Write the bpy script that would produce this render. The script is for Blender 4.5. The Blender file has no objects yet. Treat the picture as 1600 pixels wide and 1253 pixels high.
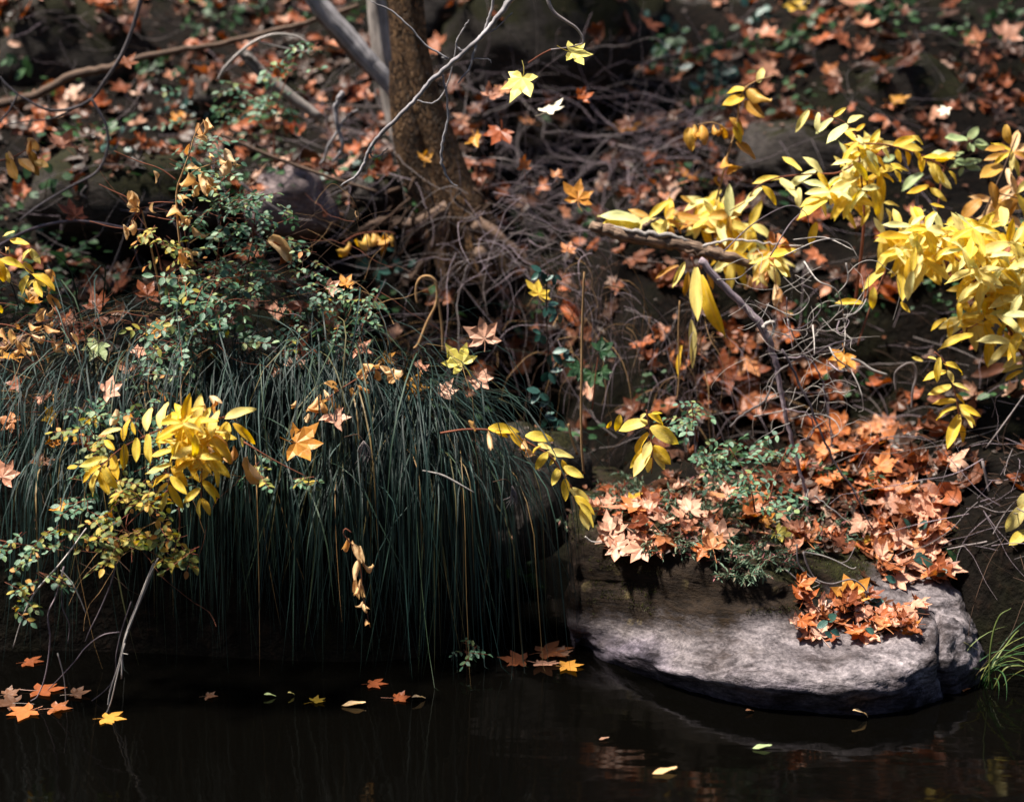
import bpy, bmesh, math, random
import numpy as np
from mathutils import Vector, Matrix, noise
from mathutils.bvhtree import BVHTree

random.seed(7)
rnd = random.random
def U(a, b): return a + (b - a) * random.random()
def Gs(s): return random.gauss(0, s)

# ------------------------------------------------------------------ camera, sky, sun
SC = bpy.context.scene
COL = SC.collection
CAMZ, PITCH, FPX = 1.9, math.radians(12.0), 2400.0
cam_d = bpy.data.cameras.new('camera')
cam = bpy.data.objects.new('camera', cam_d)
COL.objects.link(cam)
cam.location = (0, 0, CAMZ)
cam.rotation_euler = (math.radians(90) - PITCH, 0, 0)
cam_d.sensor_width = 36
cam_d.lens = FPX * 36 / 1600
cam_d.clip_start = 0.05
cam_d.clip_end = 300
cam_d.dof.use_dof = True
cam_d.dof.focus_distance = 4.85
cam_d.dof.aperture_fstop = 1.25
SC.camera = cam

SUN_EL, SUN_AZ = math.radians(66), math.radians(-98)      # azimuth measured from +Y (away from camera), negative = from the left
world = bpy.data.worlds.new('World')
SC.world = world
world.use_nodes = True
wt = world.node_tree
sky = wt.nodes.new('ShaderNodeTexSky')
sky.sky_type = 'NISHITA'
sky.sun_disc = False
sky.sun_elevation = SUN_EL
sky.sun_rotation = SUN_AZ
wt.links.new(sky.outputs[0], wt.nodes['Background'].inputs[0])
wt.nodes['Background'].inputs[1].default_value = 0.05
sun_d = bpy.data.lights.new('sun', 'SUN')
sun_d.energy = 4.8
sun_d.angle = math.radians(6)
sun_d.color = (1.0, 0.93, 0.82)
sun = bpy.data.objects.new('sun', sun_d)
COL.objects.link(sun)
sdir = Vector((math.cos(SUN_EL) * math.sin(SUN_AZ), math.cos(SUN_EL) * math.cos(SUN_AZ), math.sin(SUN_EL)))
sun.rotation_euler = sdir.to_track_quat('Z', 'Y').to_euler()
sun.location = sdir * 30
SC.view_settings.view_transform = 'Standard'
SC.view_settings.look = 'None'
SC.view_settings.exposure = 1.4
SC.view_settings.gamma = 1.0
SC.view_settings.use_curve_mapping = False
SC.cycles.use_denoising = True
SC.cycles.max_bounces = 6
SC.cycles.diffuse_bounces = 3
SC.cycles.glossy_bounces = 3
SC.cycles.transmission_bounces = 3

# ------------------------------------------------------------------ helpers: picture point -> place
cp, sp_ = math.cos(PITCH), math.sin(PITCH)
def ray(px, py):
    u, v = (px - 800) / FPX, (626.5 - py) / FPX
    return Vector((u, cp + v * sp_, -sp_ + v * cp))
def P(px, py, Y):
    d = ray(px, py)
    return Vector((0, 0, CAMZ)) + d * (Y / d.y)
def PW(px, py):                       # on the water plane
    d = ray(px, py)
    return Vector((0, 0, CAMZ)) + d * (-CAMZ / d.z)
def m_of(px, Y): return px / FPX * Y * 1.01
def to_px(p):
    r = Vector(p) - Vector((0, 0, CAMZ))
    dep = r.y * cp - r.z * sp_
    if dep < 0.1: return (-9999, -9999)
    return (800 + FPX * r.x / dep, 626.5 - FPX * (r.y * sp_ + r.z * cp) / dep)

def sm(a, b, x):
    t = min(1, max(0, (x - a) / (b - a)))
    return t * t * (3 - 2 * t)
def fbm(v, o=4, h=0.5):
    s, a, f = 0, 1, 1
    for _ in range(o):
        s += a * noise.noise(v * f)
        a *= h; f *= 2.03
    return s

# ------------------------------------------------------------------ helpers: materials
def nodes_of(name):
    m = bpy.data.materials.new(name)
    m.use_nodes = True
    t = m.node_tree
    t.nodes.clear()
    return m, t, t.nodes.new('ShaderNodeOutputMaterial')
def N(t, typ, **kw):
    n = t.nodes.new(typ)
    for k, v in kw.items(): setattr(n, k, v)
    return n
def ramp(t, fac, stops, interp='LINEAR'):
    r = t.nodes.new('ShaderNodeValToRGB')
    r.color_ramp.interpolation = interp
    e = r.color_ramp.elements
    while len(e) < len(stops): e.new(0.5)
    for i, (p, c) in enumerate(stops):
        e[i].position = p
        e[i].color = (*c, 1)
    if fac is not None: t.links.new(fac, r.inputs[0])
    return r
def noi(t, coord, scale, detail=4, rough=0.55, dist=0.0):
    n = t.nodes.new('ShaderNodeTexNoise')
    n.inputs['Scale'].default_value = scale
    n.inputs['Detail'].default_value = detail
    n.inputs['Roughness'].default_value = rough
    n.inputs['Distortion'].default_value = dist
    if coord is not None: t.links.new(coord, n.inputs['Vector'])
    return n
def math_(t, op, a, b=None, clamp=False):
    n = t.nodes.new('ShaderNodeMath'); n.operation = op; n.use_clamp = clamp
    for i, x in enumerate((a, b)):
        if x is None: continue
        if isinstance(x, (int, float)): n.inputs[i].default_value = x
        else: t.links.new(x, n.inputs[i])
    return n.outputs[0]
def mix(t, fac, a, b, blend='MIX'):
    n = t.nodes.new('ShaderNodeMix'); n.data_type = 'RGBA'; n.blend_type = blend
    for i, x in ((0, fac), (6, a), (7, b)):
        if isinstance(x, (int, float)): n.inputs[i].default_value = x
        elif isinstance(x, tuple): n.inputs[i].default_value = (*x, 1)
        else: t.links.new(x, n.inputs[i])
    return n.outputs[2]

def leaf_mat(name, stops, spots=(0.10, 0.045, 0.02), spot=0.35, trans=0.35, rough=0.45, vein=0.0, spec=0.35, island=False, edge=0.0):
    """a thin leaf: colour by leaf, mottled blotches, paler midrib, light passing through"""
    m, t, out = nodes_of(name)
    oi = N(t, 'ShaderNodeObjectInfo')
    g = N(t, 'ShaderNodeNewGeometry')
    rv = math_(t, 'FRACT', math_(t, 'ADD', oi.outputs['Random'], math_(t, 'MULTIPLY', g.outputs['Random Per Island'], 7.31) if island else 0.0))
    base = ramp(t, rv, stops)
    uv = N(t, 'ShaderNodeTexCoord')
    off = N(t, 'ShaderNodeVectorMath', operation='MULTIPLY_ADD')
    t.links.new(uv.outputs['UV'], off.inputs[0])
    off.inputs[1].default_value = (1, 1, 1)
    cmb = N(t, 'ShaderNodeCombineXYZ')
    t.links.new(math_(t, 'MULTIPLY', rv, 37.0), cmb.inputs[0])
    t.links.new(math_(t, 'MULTIPLY', rv, 91.0), cmb.inputs[1])
    t.links.new(cmb.outputs[0], off.inputs[2])
    n1 = noi(t, off.outputs[0], 3.2, 5, 0.62)
    n2 = noi(t, off.outputs[0], 14, 3, 0.6)
    c = mix(t, math_(t, 'MULTIPLY', ramp(t, n1.outputs[0], [(0.52, (0, 0, 0)), (0.72, (1, 1, 1))]).outputs[0], spot), base.outputs[0], spots)
    c = mix(t, math_(t, 'MULTIPLY', ramp(t, n2.outputs[0], [(0.62, (0, 0, 0)), (0.70, (1, 1, 1))]).outputs[0], spot), c, spots)
    br = ramp(t, n1.outputs[0], [(0.3, (0.72, 0.72, 0.72)), (0.6, (1.12, 1.12, 1.12))])
    c = mix(t, 1.0, c, br.outputs[0], 'MULTIPLY')
    if vein:
        sx = N(t, 'ShaderNodeSeparateXYZ')
        t.links.new(uv.outputs['UV'], sx.inputs[0])
        d = math_(t, 'ABSOLUTE', math_(t, 'SUBTRACT', sx.outputs[0], 0.5))
        mid = ramp(t, d, [(0.015, (1, 1, 1)), (0.05, (0, 0, 0))])
        wv = N(t, 'ShaderNodeTexWave')
        vv = N(t, 'ShaderNodeCombineXYZ')
        t.links.new(math_(t, 'SUBTRACT', sx.outputs[1], math_(t, 'MULTIPLY', d, 0.55)), vv.inputs[0])
        t.links.new(vv.outputs[0], wv.inputs[0])
        wv.inputs['Scale'].default_value = 2.6
        wv.inputs['Distortion'].default_value = 0.4
        wl = ramp(t, wv.outputs['Fac'], [(0.0, (1, 1, 1)), (0.18, (0, 0, 0))])
        f = math_(t, 'MULTIPLY', math_(t, 'ADD', mid.outputs[0], math_(t, 'MULTIPLY', wl.outputs[0], 0.35)), vein, True)
        c = mix(t, f, c, (0.75, 0.62, 0.3))
        if edge:
            eg = ramp(t, d, [(0.36, (0, 0, 0)), (0.5, (1, 1, 1))])
            c = mix(t, math_(t, 'MULTIPLY', math_(t, 'MULTIPLY', eg.outputs[0], n1.outputs[0]), edge), c, spots)
    b = N(t, 'ShaderNodeBsdfPrincipled')
    t.links.new(c, b.inputs['Base Color'])
    b.inputs['Roughness'].default_value = rough
    b.inputs['Specular IOR Level'].default_value = spec
    tr = N(t, 'ShaderNodeBsdfTranslucent')
    sat = N(t, 'ShaderNodeHueSaturation'); sat.inputs['Saturation'].default_value = 1.15
    t.links.new(c, sat.inputs['Color'])
    t.links.new(sat.outputs[0], tr.inputs[0])
    ms = N(t, 'ShaderNodeMixShader'); ms.inputs[0].default_value = trans
    t.links.new(b.outputs[0], ms.inputs[1]); t.links.new(tr.outputs[0], ms.inputs[2])
    bp = N(t, 'ShaderNodeBump'); bp.inputs['Strength'].default_value = 0.35; bp.inputs['Distance'].default_value = 0.004
    t.links.new(n2.outputs[0], bp.inputs['Height'])
    t.links.new(bp.outputs[0], b.inputs['Normal'])
    t.links.new(ms.outputs[0], out.inputs[0])
    return m

def bark_mat(name, lo, hi, scale=18, stretch=0.15, rough=0.85, bump=0.6, island=True, var=0.35, dist=0.012, ridge=False):
    m, t, out = nodes_of(name)
    tc = N(t, 'ShaderNodeTexCoord')
    mp = N(t, 'ShaderNodeMapping')
    mp.inputs['Scale'].default_value = (1, stretch, 1)
    t.links.new(tc.outputs['UV'], mp.inputs[0])
    n1 = noi(t, mp.outputs[0], scale, 6, 0.65, 0.3)
    n3 = noi(t, tc.outputs['Object'], 9, 3)
    c = ramp(t, n1.outputs[0], [(0.36, lo), (0.64, hi)]).outputs[0]
    h = n1.outputs[0]
    if ridge:
        v = N(t, 'ShaderNodeTexVoronoi', feature='DISTANCE_TO_EDGE')
        mp2 = N(t, 'ShaderNodeMapping'); mp2.inputs['Scale'].default_value = (30, 5.5, 1)
        wob = noi(t, tc.outputs['UV'], 6, 3)
        ad = N(t, 'ShaderNodeVectorMath', operation='MULTIPLY_ADD')
        t.links.new(wob.outputs['Color'], ad.inputs[0]); ad.inputs[1].default_value = (0.07, 0.07, 0)
        t.links.new(tc.outputs['UV'], ad.inputs[2])
        t.links.new(ad.outputs[0], mp2.inputs[0]); t.links.new(mp2.outputs[0], v.inputs['Vector'])
        rr = ramp(t, v.outputs['Distance'], [(0.0, (0, 0, 0)), (0.22, (1, 1, 1))])
        c = mix(t, 1.0, c, ramp(t, v.outputs['Distance'], [(0.0, (0.25, 0.22, 0.2)), (0.16, (1, 1, 1))]).outputs[0], 'MULTIPLY')
        h = math_(t, 'ADD', math_(t, 'MULTIPLY', n1.outputs[0], 0.5), rr.outputs[0])
    g = N(t, 'ShaderNodeNewGeometry')
    oi = N(t, 'ShaderNodeObjectInfo')
    r = math_(t, 'FRACT', math_(t, 'ADD', g.outputs['Random Per Island'] if island else 0.0, oi.outputs['Random']))
    c = mix(t, 1.0, c, ramp(t, r, [(0, (1 - var,) * 3), (1, (1 + var, 1 + var * .95, 1 + var * .9))]).outputs[0], 'MULTIPLY')
    c = mix(t, 1.0, c, ramp(t, n3.outputs[0], [(0.3, (0.7, 0.7, 0.7)), (0.7, (1.2, 1.2, 1.2))]).outputs[0], 'MULTIPLY')
    b = N(t, 'ShaderNodeBsdfPrincipled')
    t.links.new(c, b.inputs['Base Color'])
    b.inputs['Roughness'].default_value = rough
    b.inputs['Specular IOR Level'].default_value = 0.25
    bp = N(t, 'ShaderNodeBump'); bp.inputs['Strength'].default_value = bump; bp.inputs['Distance'].default_value = dist
    t.links.new(h, bp.inputs['Height']); t.links.new(bp.outputs[0], b.inputs['Normal'])
    t.links.new(b.outputs[0], out.inputs[0])
    return m

def ground_mat(name):
    m, t, out = nodes_of(name)
    tc = N(t, 'ShaderNodeTexCoord')
    n1 = noi(t, tc.outputs['Object'], 2.2, 6, 0.6)
    n2 = noi(t, tc.outputs['Object'], 26, 5, 0.65)
    c = ramp(t, n2.outputs[0], [(0.3, (0.002, 0.0015, 0.001)), (0.55, (0.005, 0.0034, 0.0024)), (0.78, (0.018, 0.0095, 0.006))])
    c2 = ramp(t, n2.outputs[0], [(0.3, (0.003, 0.003, 0.001)), (0.7, (0.009, 0.0095, 0.003))])
    c = mix(t, ramp(t, n1.outputs[0], [(0.5, (0, 0, 0)), (0.66, (1, 1, 1))]).outputs[0], c.outputs[0], c2.outputs[0])
    b = N(t, 'ShaderNodeBsdfPrincipled')
    t.links.new(c, b.inputs['Base Color'])
    b.inputs['Roughness'].default_value = 0.95
    b.inputs['Specular IOR Level'].default_value = 0.1
    bp = N(t, 'ShaderNodeBump'); bp.inputs['Strength'].default_value = 0.9; bp.inputs['Distance'].default_value = 0.03
    t.links.new(n2.outputs[0], bp.inputs['Height']); t.links.new(bp.outputs[0], b.inputs['Normal'])
    t.links.new(b.outputs[0], out.inputs[0])
    return m

def rock_mat(name, stone_lo, stone_hi, moss=0.6, moss_lo=(0.004, 0.0045, 0.001), moss_hi=(0.024, 0.022, 0.005), river=False):
    m, t, out = nodes_of(name)
    tc = N(t, 'ShaderNodeTexCoord')
    g = N(t, 'ShaderNodeNewGeometry')
    n1 = noi(t, tc.outputs['Object'], 4.5, 6, 0.6)
    mp = N(t, 'ShaderNodeMapping'); mp.inputs['Scale'].default_value = (1, 1, 3.5)
    t.links.new(tc.outputs['Object'], mp.inputs[0])
    n2 = noi(t, mp.outputs[0], 22, 7, 0.7)
    n3 = noi(t, tc.outputs['Object'], 95, 4, 0.6)
    c = ramp(t, n2.outputs[0], [(0.32, stone_lo), (0.66, stone_hi)]).outputs[0]
    grain = ramp(t, n3.outputs[0], [(0.36, (0.66, 0.65, 0.66)), (0.64, (1.26, 1.24, 1.22))])
    c = mix(t, 1.0, c, grain.outputs[0], 'MULTIPLY')
    nz = N(t, 'ShaderNodeSeparateXYZ'); t.links.new(g.outputs['Normal'], nz.inputs[0])
    pz = N(t, 'ShaderNodeSeparateXYZ'); t.links.new(g.outputs['Position'], pz.inputs[0])
    if river:
        # brown algae stain above the old flood line; scoured pale stone below it; painted underside shade with bluish sky reflection at the water
        zz = math_(t, 'ADD', pz.outputs[2], math_(t, 'MULTIPLY', math_(t, 'SUBTRACT', n1.outputs[0], 0.5), 0.22))
        line = math_(t, 'ADD', zz, math_(t, 'MULTIPLY', pz.outputs[0], -0.13))
        st = ramp(t, math_(t, 'ADD', line, math_(t, 'MULTIPLY', math_(t, 'SUBTRACT', n2.outputs[0], 0.5), 0.14)), [(0.01, (0, 0, 0)), (0.06, (0.35, 0.35, 0.35)), (0.12, (1, 1, 1))])
        stain = ramp(t, n2.outputs[0], [(0.35, (0.004, 0.002, 0.0008)), (0.72, (0.026, 0.0145, 0.006))])
        vor = N(t, 'ShaderNodeTexVoronoi'); vor.inputs['Scale'].default_value = 11
        t.links.new(tc.outputs['Object'], vor.inputs['Vector'])
        lich = math_(t, 'MULTIPLY', ramp(t, math_(t, 'ADD', vor.outputs['Distance'], math_(t, 'MULTIPLY', n3.outputs[0], 0.25)), [(0.30, (1, 1, 1)), (0.36, (0, 0, 0))]).outputs[0],
                      ramp(t, n1.outputs[0], [(0.5, (0, 0, 0)), (0.6, (0.6, 0.6, 0.6))]).outputs[0])
        stc = mix(t, lich, stain.outputs[0], (0.16, 0.12, 0.05))
        patch = noi(t, mp.outputs[0], 5.5, 6, 0.68, 0.6)
        c = mix(t, 1.0, c, ramp(t, patch.outputs[0], [(0.38, (0.22, 0.20, 0.20)), (0.50, (0.75, 0.73, 0.74)), (0.68, (1.3, 1.27, 1.25))]).outputs[0], 'MULTIPLY')
        c = mix(t, math_(t, 'MULTIPLY', st.outputs[0], 0.97), c, stc)
        underside_shade = ramp(t, zz, [(0.0, (0.36, 0.34, 0.42)), (0.05, (0.6, 0.58, 0.68)), (0.11, (1, 1, 1))])
        c = mix(t, 1.0, c, underside_shade.outputs[0], 'MULTIPLY')
    mf = math_(t, 'ADD', math_(t, 'MULTIPLY', nz.outputs[2], 0.55), math_(t, 'MULTIPLY', math_(t, 'SUBTRACT', n1.outputs[0], 0.5), 1.6))
    if river:
        mf = math_(t, 'MULTIPLY', mf, ramp(t, pz.outputs[2], [(0.17, (0, 0, 0)), (0.27, (1, 1, 1))]).outputs[0])
    mfac = ramp(t, mf, [(0.62 - moss * 0.5, (0, 0, 0)), (0.80 - moss * 0.5, (1, 1, 1))])
    mc = ramp(t, n3.outputs[0], [(0.35, moss_lo), (0.7, moss_hi)])
    c = mix(t, mfac.outputs[0], c, mc.outputs[0])
    b = N(t, 'ShaderNodeBsdfPrincipled')
    t.links.new(c, b.inputs['Base Color'])
    b.inputs['Roughness'].default_value = 0.8
    b.inputs['Specular IOR Level'].default_value = 0.14
    hh = math_(t, 'ADD', math_(t, 'MULTIPLY', n2.outputs[0], 0.8), math_(t, 'MULTIPLY', n3.outputs[0], 0.35))
    bp = N(t, 'ShaderNodeBump'); bp.inputs['Strength'].default_value = 0.8; bp.inputs['Distance'].default_value = 0.016
    t.links.new(hh, bp.inputs['Height']); t.links.new(bp.outputs[0], b.inputs['Normal'])
    t.links.new(b.outputs[0], out.inputs[0])
    return m

def water_mat():
    m, t, out = nodes_of('creek_water')
    tc = N(t, 'ShaderNodeTexCoord')
    mp = N(t, 'ShaderNodeMapping'); mp.inputs['Scale'].default_value = (1.0, 2.6, 1)
    t.links.new(tc.outputs['Object'], mp.inputs[0])
    n = noi(t, mp.outputs[0], 2.2, 3, 0.5)
    b = N(t, 'ShaderNodeBsdfPrincipled')
    b.inputs['Base Color'].default_value = (0.001, 0.0009, 0.0007, 1)
    b.inputs['Roughness'].default_value = 0.06
    b.inputs['IOR'].default_value = 1.33
    b.inputs['Specular IOR Level'].default_value = 0.3
    bp = N(t, 'ShaderNodeBump'); bp.inputs['Strength'].default_value = 0.12; bp.inputs['Distance'].default_value = 0.03
    t.links.new(n.outputs[0], bp.inputs['Height']); t.links.new(bp.outputs[0], b.inputs['Normal'])
    t.links.new(b.outputs[0], out.inputs[0])
    return m

M = {}
M['ground'] = ground_mat('bank_soil')
M['water'] = water_mat()
M['river_rock'] = rock_mat('river_rock', (0.06, 0.053, 0.057), (0.32, 0.29, 0.305), moss=0.52, river=True)
M['moss_rock'] = rock_mat('mossy_boulder', (0.012, 0.010, 0.008), (0.045, 0.038, 0.033), moss=1.0)
M['dark_rock'] = rock_mat('dark_rock', (0.014, 0.012, 0.011), (0.06, 0.051, 0.047), moss=0.5)
M['pink_rock'] = rock_mat('pinkish_rock', (0.13, 0.10, 0.10), (0.34, 0.27, 0.27), moss=0.2)
M['trunk'] = bark_mat('furrowed_bark', (0.15, 0.075, 0.034), (0.44, 0.245, 0.115), 16, 0.15, ridge=True, bump=1.0, dist=0.03, island=False)
M['grey_bark'] = bark_mat('grey_bark', (0.14, 0.12, 0.11), (0.46, 0.41, 0.38), 14, 0.3, island=False)
M['dead_wood'] = bark_mat('bleached_dead_wood', (0.09, 0.08, 0.085), (0.56, 0.53, 0.55), 30, 0.12, island=False, var=0.1)
M['brown_wood'] = bark_mat('brown_dead_wood', (0.05, 0.03, 0.022), (0.22, 0.145, 0.105), 16, 0.2)
M['log_bark'] = bark_mat('sunlit_flaky_bark', (0.03, 0.015, 0.01), (0.62, 0.42, 0.30), 20, 0.8, bump=1.0)  # bark flakes, plus the log's sunlit top and spots painted as pale tone
M['crumb'] = leaf_mat('leaf_crumb', [(0, (0.02, 0.011, 0.007)), (0.6, (0.07, 0.03, 0.015)), (0.9, (0.16, 0.06, 0.03)), (1, (0.3, 0.15, 0.09))], spot=0.3, trans=0.1, island=True)
M['twig_grey'] = bark_mat('grey_twig', (0.11, 0.09, 0.09), (0.36, 0.31, 0.31), 20, 0.4)
M['twig_purple'] = bark_mat('purple_grey_twig', (0.09, 0.07, 0.085), (0.40, 0.32, 0.36), 20, 0.4, var=0.5)
M['twig_dark'] = bark_mat('dark_brown_twig', (0.02, 0.012, 0.008), (0.09, 0.05, 0.032), 20, 0.4, var=0.5)
M['twig_pale'] = bark_mat('pale_twig', (0.3, 0.27, 0.26), (0.62, 0.56, 0.52), 20, 0.4, var=0.25)
M['twig_red'] = bark_mat('reddish_stem', (0.11, 0.03, 0.02), (0.30, 0.11, 0.06), 20, 0.4, var=0.2)
M['twig_straw'] = bark_mat('straw_stalk', (0.24, 0.13, 0.055), (0.50, 0.31, 0.15), 20, 0.3, var=0.25)
OR = [(0, (0.33, 0.075, 0.022)), (0.3, (0.47, 0.135, 0.035)), (0.6, (0.56, 0.21, 0.075)), (1, (0.60, 0.27, 0.125))]
M['orange'] = leaf_mat('orange_leaf', OR, spots=(0.16, 0.045, 0.02), spot=0.4, trans=0.25)
M['russet'] = leaf_mat('russet_leaf', [(0, (0.15, 0.036, 0.014)), (0.5, (0.26, 0.07, 0.022)), (1, (0.33, 0.115, 0.04))], spots=(0.07, 0.025, 0.015), spot=0.5, trans=0.2)
M['pink'] = leaf_mat('pinkish_tan_leaf', [(0, (0.52, 0.22, 0.13)), (0.5, (0.62, 0.33, 0.22)), (1, (0.68, 0.42, 0.31))], spots=(0.35, 0.11, 0.05), spot=0.3, trans=0.2)
M['gold'] = leaf_mat('golden_orange_leaf', [(0, (0.60, 0.24, 0.035)), (1, (0.66, 0.33, 0.06))], spots=(0.35, 0.1, 0.03), spot=0.35, trans=0.3)
M['amber'] = leaf_mat('bright_amber_leaf', [(0, (0.62, 0.38, 0.045)), (1, (0.70, 0.47, 0.06))], spots=(0.4, 0.17, 0.03), spot=0.3, trans=0.3)
M['pale'] = leaf_mat('sunlit_white_leaf', [(0, (0.78, 0.70, 0.55)), (1, (0.82, 0.74, 0.58))], spots=(0.6, 0.42, 0.25), spot=0.2, trans=0.25)  # white of a leaf in sun, put into its colour
M['lemon'] = leaf_mat('lemon_leaf', [(0, (0.74, 0.62, 0.12)), (1, (0.78, 0.68, 0.19))], spots=(0.6, 0.42, 0.08), spot=0.15, trans=0.35)
M['brown'] = leaf_mat('brown_dead_leaf', [(0, (0.10, 0.045, 0.024)), (0.5, (0.19, 0.09, 0.05)), (1, (0.30, 0.16, 0.10))], spots=(0.05, 0.022, 0.014), spot=0.5, trans=0.15)
M['yellow'] = leaf_mat('yellow_oval_leaf', [(0, (0.84, 0.50, 0.03)), (0.3, (0.88, 0.61, 0.05)), (0.65, (0.90, 0.70, 0.12)), (1, (0.92, 0.78, 0.30))], spots=(0.5, 0.22, 0.03), spot=0.38, trans=0.45, vein=0.35, edge=0.5)
M['buff'] = leaf_mat('lime_yellow_leaf', [(0, (0.90, 0.76, 0.24)), (0.6, (0.88, 0.80, 0.36)), (1, (0.70, 0.74, 0.34))], spots=(0.6, 0.4, 0.08), spot=0.12, trans=0.4, vein=0.3)
M['ochre'] = leaf_mat('ochre_oval_leaf', [(0, (0.50, 0.23, 0.035)), (1, (0.64, 0.38, 0.07))], spots=(0.22, 0.08, 0.025), spot=0.5, trans=0.3, vein=0.2, edge=0.8)
M['tan'] = leaf_mat('tan_withered_leaf', [(0, (0.66, 0.34, 0.13)), (0.5, (0.78, 0.50, 0.24)), (1, (0.82, 0.60, 0.36))], spots=(0.42, 0.16, 0.05), spot=0.35, trans=0.35, vein=0.15, edge=0.6)
M['palegreen'] = leaf_mat('pale_green_oval_leaf', [(0, (0.30, 0.42, 0.2)), (1, (0.46, 0.55, 0.26))], spots=(0.5, 0.5, 0.15), spot=0.2, trans=0.35, vein=0.3)
M['rose'] = leaf_mat('blue_green_leaflet', [(0, (0.04, 0.105, 0.068)), (0.5, (0.075, 0.17, 0.10)), (0.85, (0.13, 0.24, 0.125)), (1, (0.26, 0.30, 0.10))], spots=(0.3, 0.25, 0.08), spot=0.12, trans=0.25, rough=0.4, spec=0.5, island=True)
M['rose_y'] = leaf_mat('yellowing_leaflet', [(0, (0.06, 0.11, 0.035)), (0.35, (0.16, 0.21, 0.05)), (0.65, (0.38, 0.33, 0.06)), (0.85, (0.58, 0.40, 0.06)), (1, (0.5, 0.2, 0.05))], spots=(0.45, 0.16, 0.04), spot=0.35, trans=0.3, island=True)
M['green'] = leaf_mat('deep_green_leaf', [(0, (0.015, 0.05, 0.022)), (1, (0.055, 0.125, 0.045))], spots=(0.12, 0.16, 0.04), spot=0.3, trans=0.25, spec=0.3, island=True)
M['ivy'] = leaf_mat('teal_ivy_leaf', [(0, (0.016, 0.06, 0.05)), (1, (0.04, 0.115, 0.09))], spots=(0.03, 0.08, 0.05), spot=0.2, trans=0.15, rough=0.35, spec=0.6, island=True)
M['sedum'] = leaf_mat('grey_green_needle', [(0, (0.05, 0.1, 0.06)), (0.5, (0.13, 0.2, 0.13)), (0.75, (0.2, 0.24, 0.15)), (0.86, (0.3, 0.12, 0.1)), (1, (0.36, 0.12, 0.13))], spot=0.1, trans=0.2, island=True)
M['sedge'] = leaf_mat('blue_green_sedge', [(0, (0.003, 0.010, 0.008)), (0.6, (0.008, 0.025, 0.021)), (0.8, (0.02, 0.052, 0.045)), (0.93, (0.035, 0.06, 0.03)), (0.98, (0.10, 0.08, 0.03)), (1, (0.34, 0.2, 0.08))], spot=0.0, trans=0.06, rough=0.48, spec=0.3, island=True)
M['grass'] = leaf_mat('green_grass_blade', [(0, (0.015, 0.05, 0.018)), (0.7, (0.05, 0.12, 0.035)), (1, (0.25, 0.22, 0.05))], spot=0.0, trans=0.25, spec=0.5, island=True)
M['shade_canopy'] = leaf_mat('shade_canopy_leaf', [(0, (0.04, 0.08, 0.02)), (1, (0.3, 0.2, 0.04))], spot=0.0, trans=0.25, island=True)  # leaves of the unseen crowns added to block light
M['litter'] = leaf_mat('mixed_leaf_litter', [(0, (0.025, 0.013, 0.008)), (0.38, (0.07, 0.028, 0.014)), (0.62, (0.18, 0.055, 0.025)), (0.8, (0.44, 0.125, 0.045)), (0.92, (0.56, 0.25, 0.14)), (1, (0.58, 0.38, 0.28))], spots=(0.1, 0.035, 0.02), spot=0.4, trans=0.2, island=True)

# ------------------------------------------------------------------ helpers: meshes and objects
class MB:
    def __init__(s): s.v, s.f, s.uv, s.sm = [], [], [], []
    def add(s, vs, fs, uvs, smooth=True):
        o = len(s.v)
        s.v += [tuple(v) for v in vs]
        s.f += [tuple(i + o for i in f) for f in fs]
        s.uv += [tuple(u) for u in uvs]
        s.sm += [smooth] * len(fs)
    def mesh(s, name, mat):
        me = bpy.data.meshes.new(name)
        me.from_pydata(s.v, [], s.f)
        ul = me.uv_layers.new(name='UVMap')
        vi = np.zeros(len(me.loops), dtype=np.int32)
        me.loops.foreach_get('vertex_index', vi)
        ul.data.foreach_set('uv', np.array(s.uv, dtype=np.float32)[vi].ravel())
        me.polygons.foreach_set('use_smooth', s.sm)
        me.materials.append(mat)
        me.update()
        return me
    def tube(s, pts, radii, sides=5, cap=True):
        n = len(pts)
        pts = [Vector(p) for p in pts]
        vs, fs, uv = [], [], []
        ref = Vector((0.31, 0.2, 0.93))
        L = 0
        for i, p in enumerate(pts):
            tn = (pts[min(i + 1, n - 1)] - pts[max(i - 1, 0)])
            tn = tn.normalized() if tn.length > 1e-9 else Vector((0, 0, 1))
            a = tn.cross(ref)
            if a.length < 1e-3: a = tn.cross(Vector((1, 0, 0)))
            a.normalize(); b = tn.cross(a)
            ref = -b.cross(tn) if False else ref
            if i: L += (pts[i] - pts[i - 1]).length
            for k in range(sides):
                th = 2 * math.pi * k / sides
                vs.append(p + (a * math.cos(th) + b * math.sin(th)) * radii[i])
                uv.append((abs(2 * k / sides - 1) , L * 1.0))
        for i in range(n - 1):
            for k in range(sides):
                k2 = (k + 1) % sides
                fs.append((i * sides + k, i * sides + k2, (i + 1) * sides + k2, (i + 1) * sides + k))
        if cap:
            fs.append(tuple(range(sides))[::-1]); fs.append(tuple((n - 1) * sides + k for k in range(sides)))
        s.add(vs, fs, uv)

def catmull(pts, n=6):
    pts = [Vector(p) for p in pts]
    if len(pts) < 3:
        return [pts[0].lerp(pts[-1], i / n) for i in range(n + 1)]
    q = [pts[0] * 2 - pts[1]] + pts + [pts[-1] * 2 - pts[-2]]
    out = []
    for i in range(1, len(q) - 2):
        a, b, c, d = q[i - 1:i + 3]
        for k in range(n):
            t = k / n
            out.append(0.5 * ((2 * b) + (c - a) * t + (2 * a - 5 * b + 4 * c - d) * t * t + (3 * b - a - 3 * c + d) * t ** 3))
    out.append(pts[-1])
    return out
def lerp_list(r, n):
    if isinstance(r, (int, float)): return [r] * n
    return [float(x) for x in np.interp(np.linspace(0, len(r) - 1, n), range(len(r)), r)]

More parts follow.
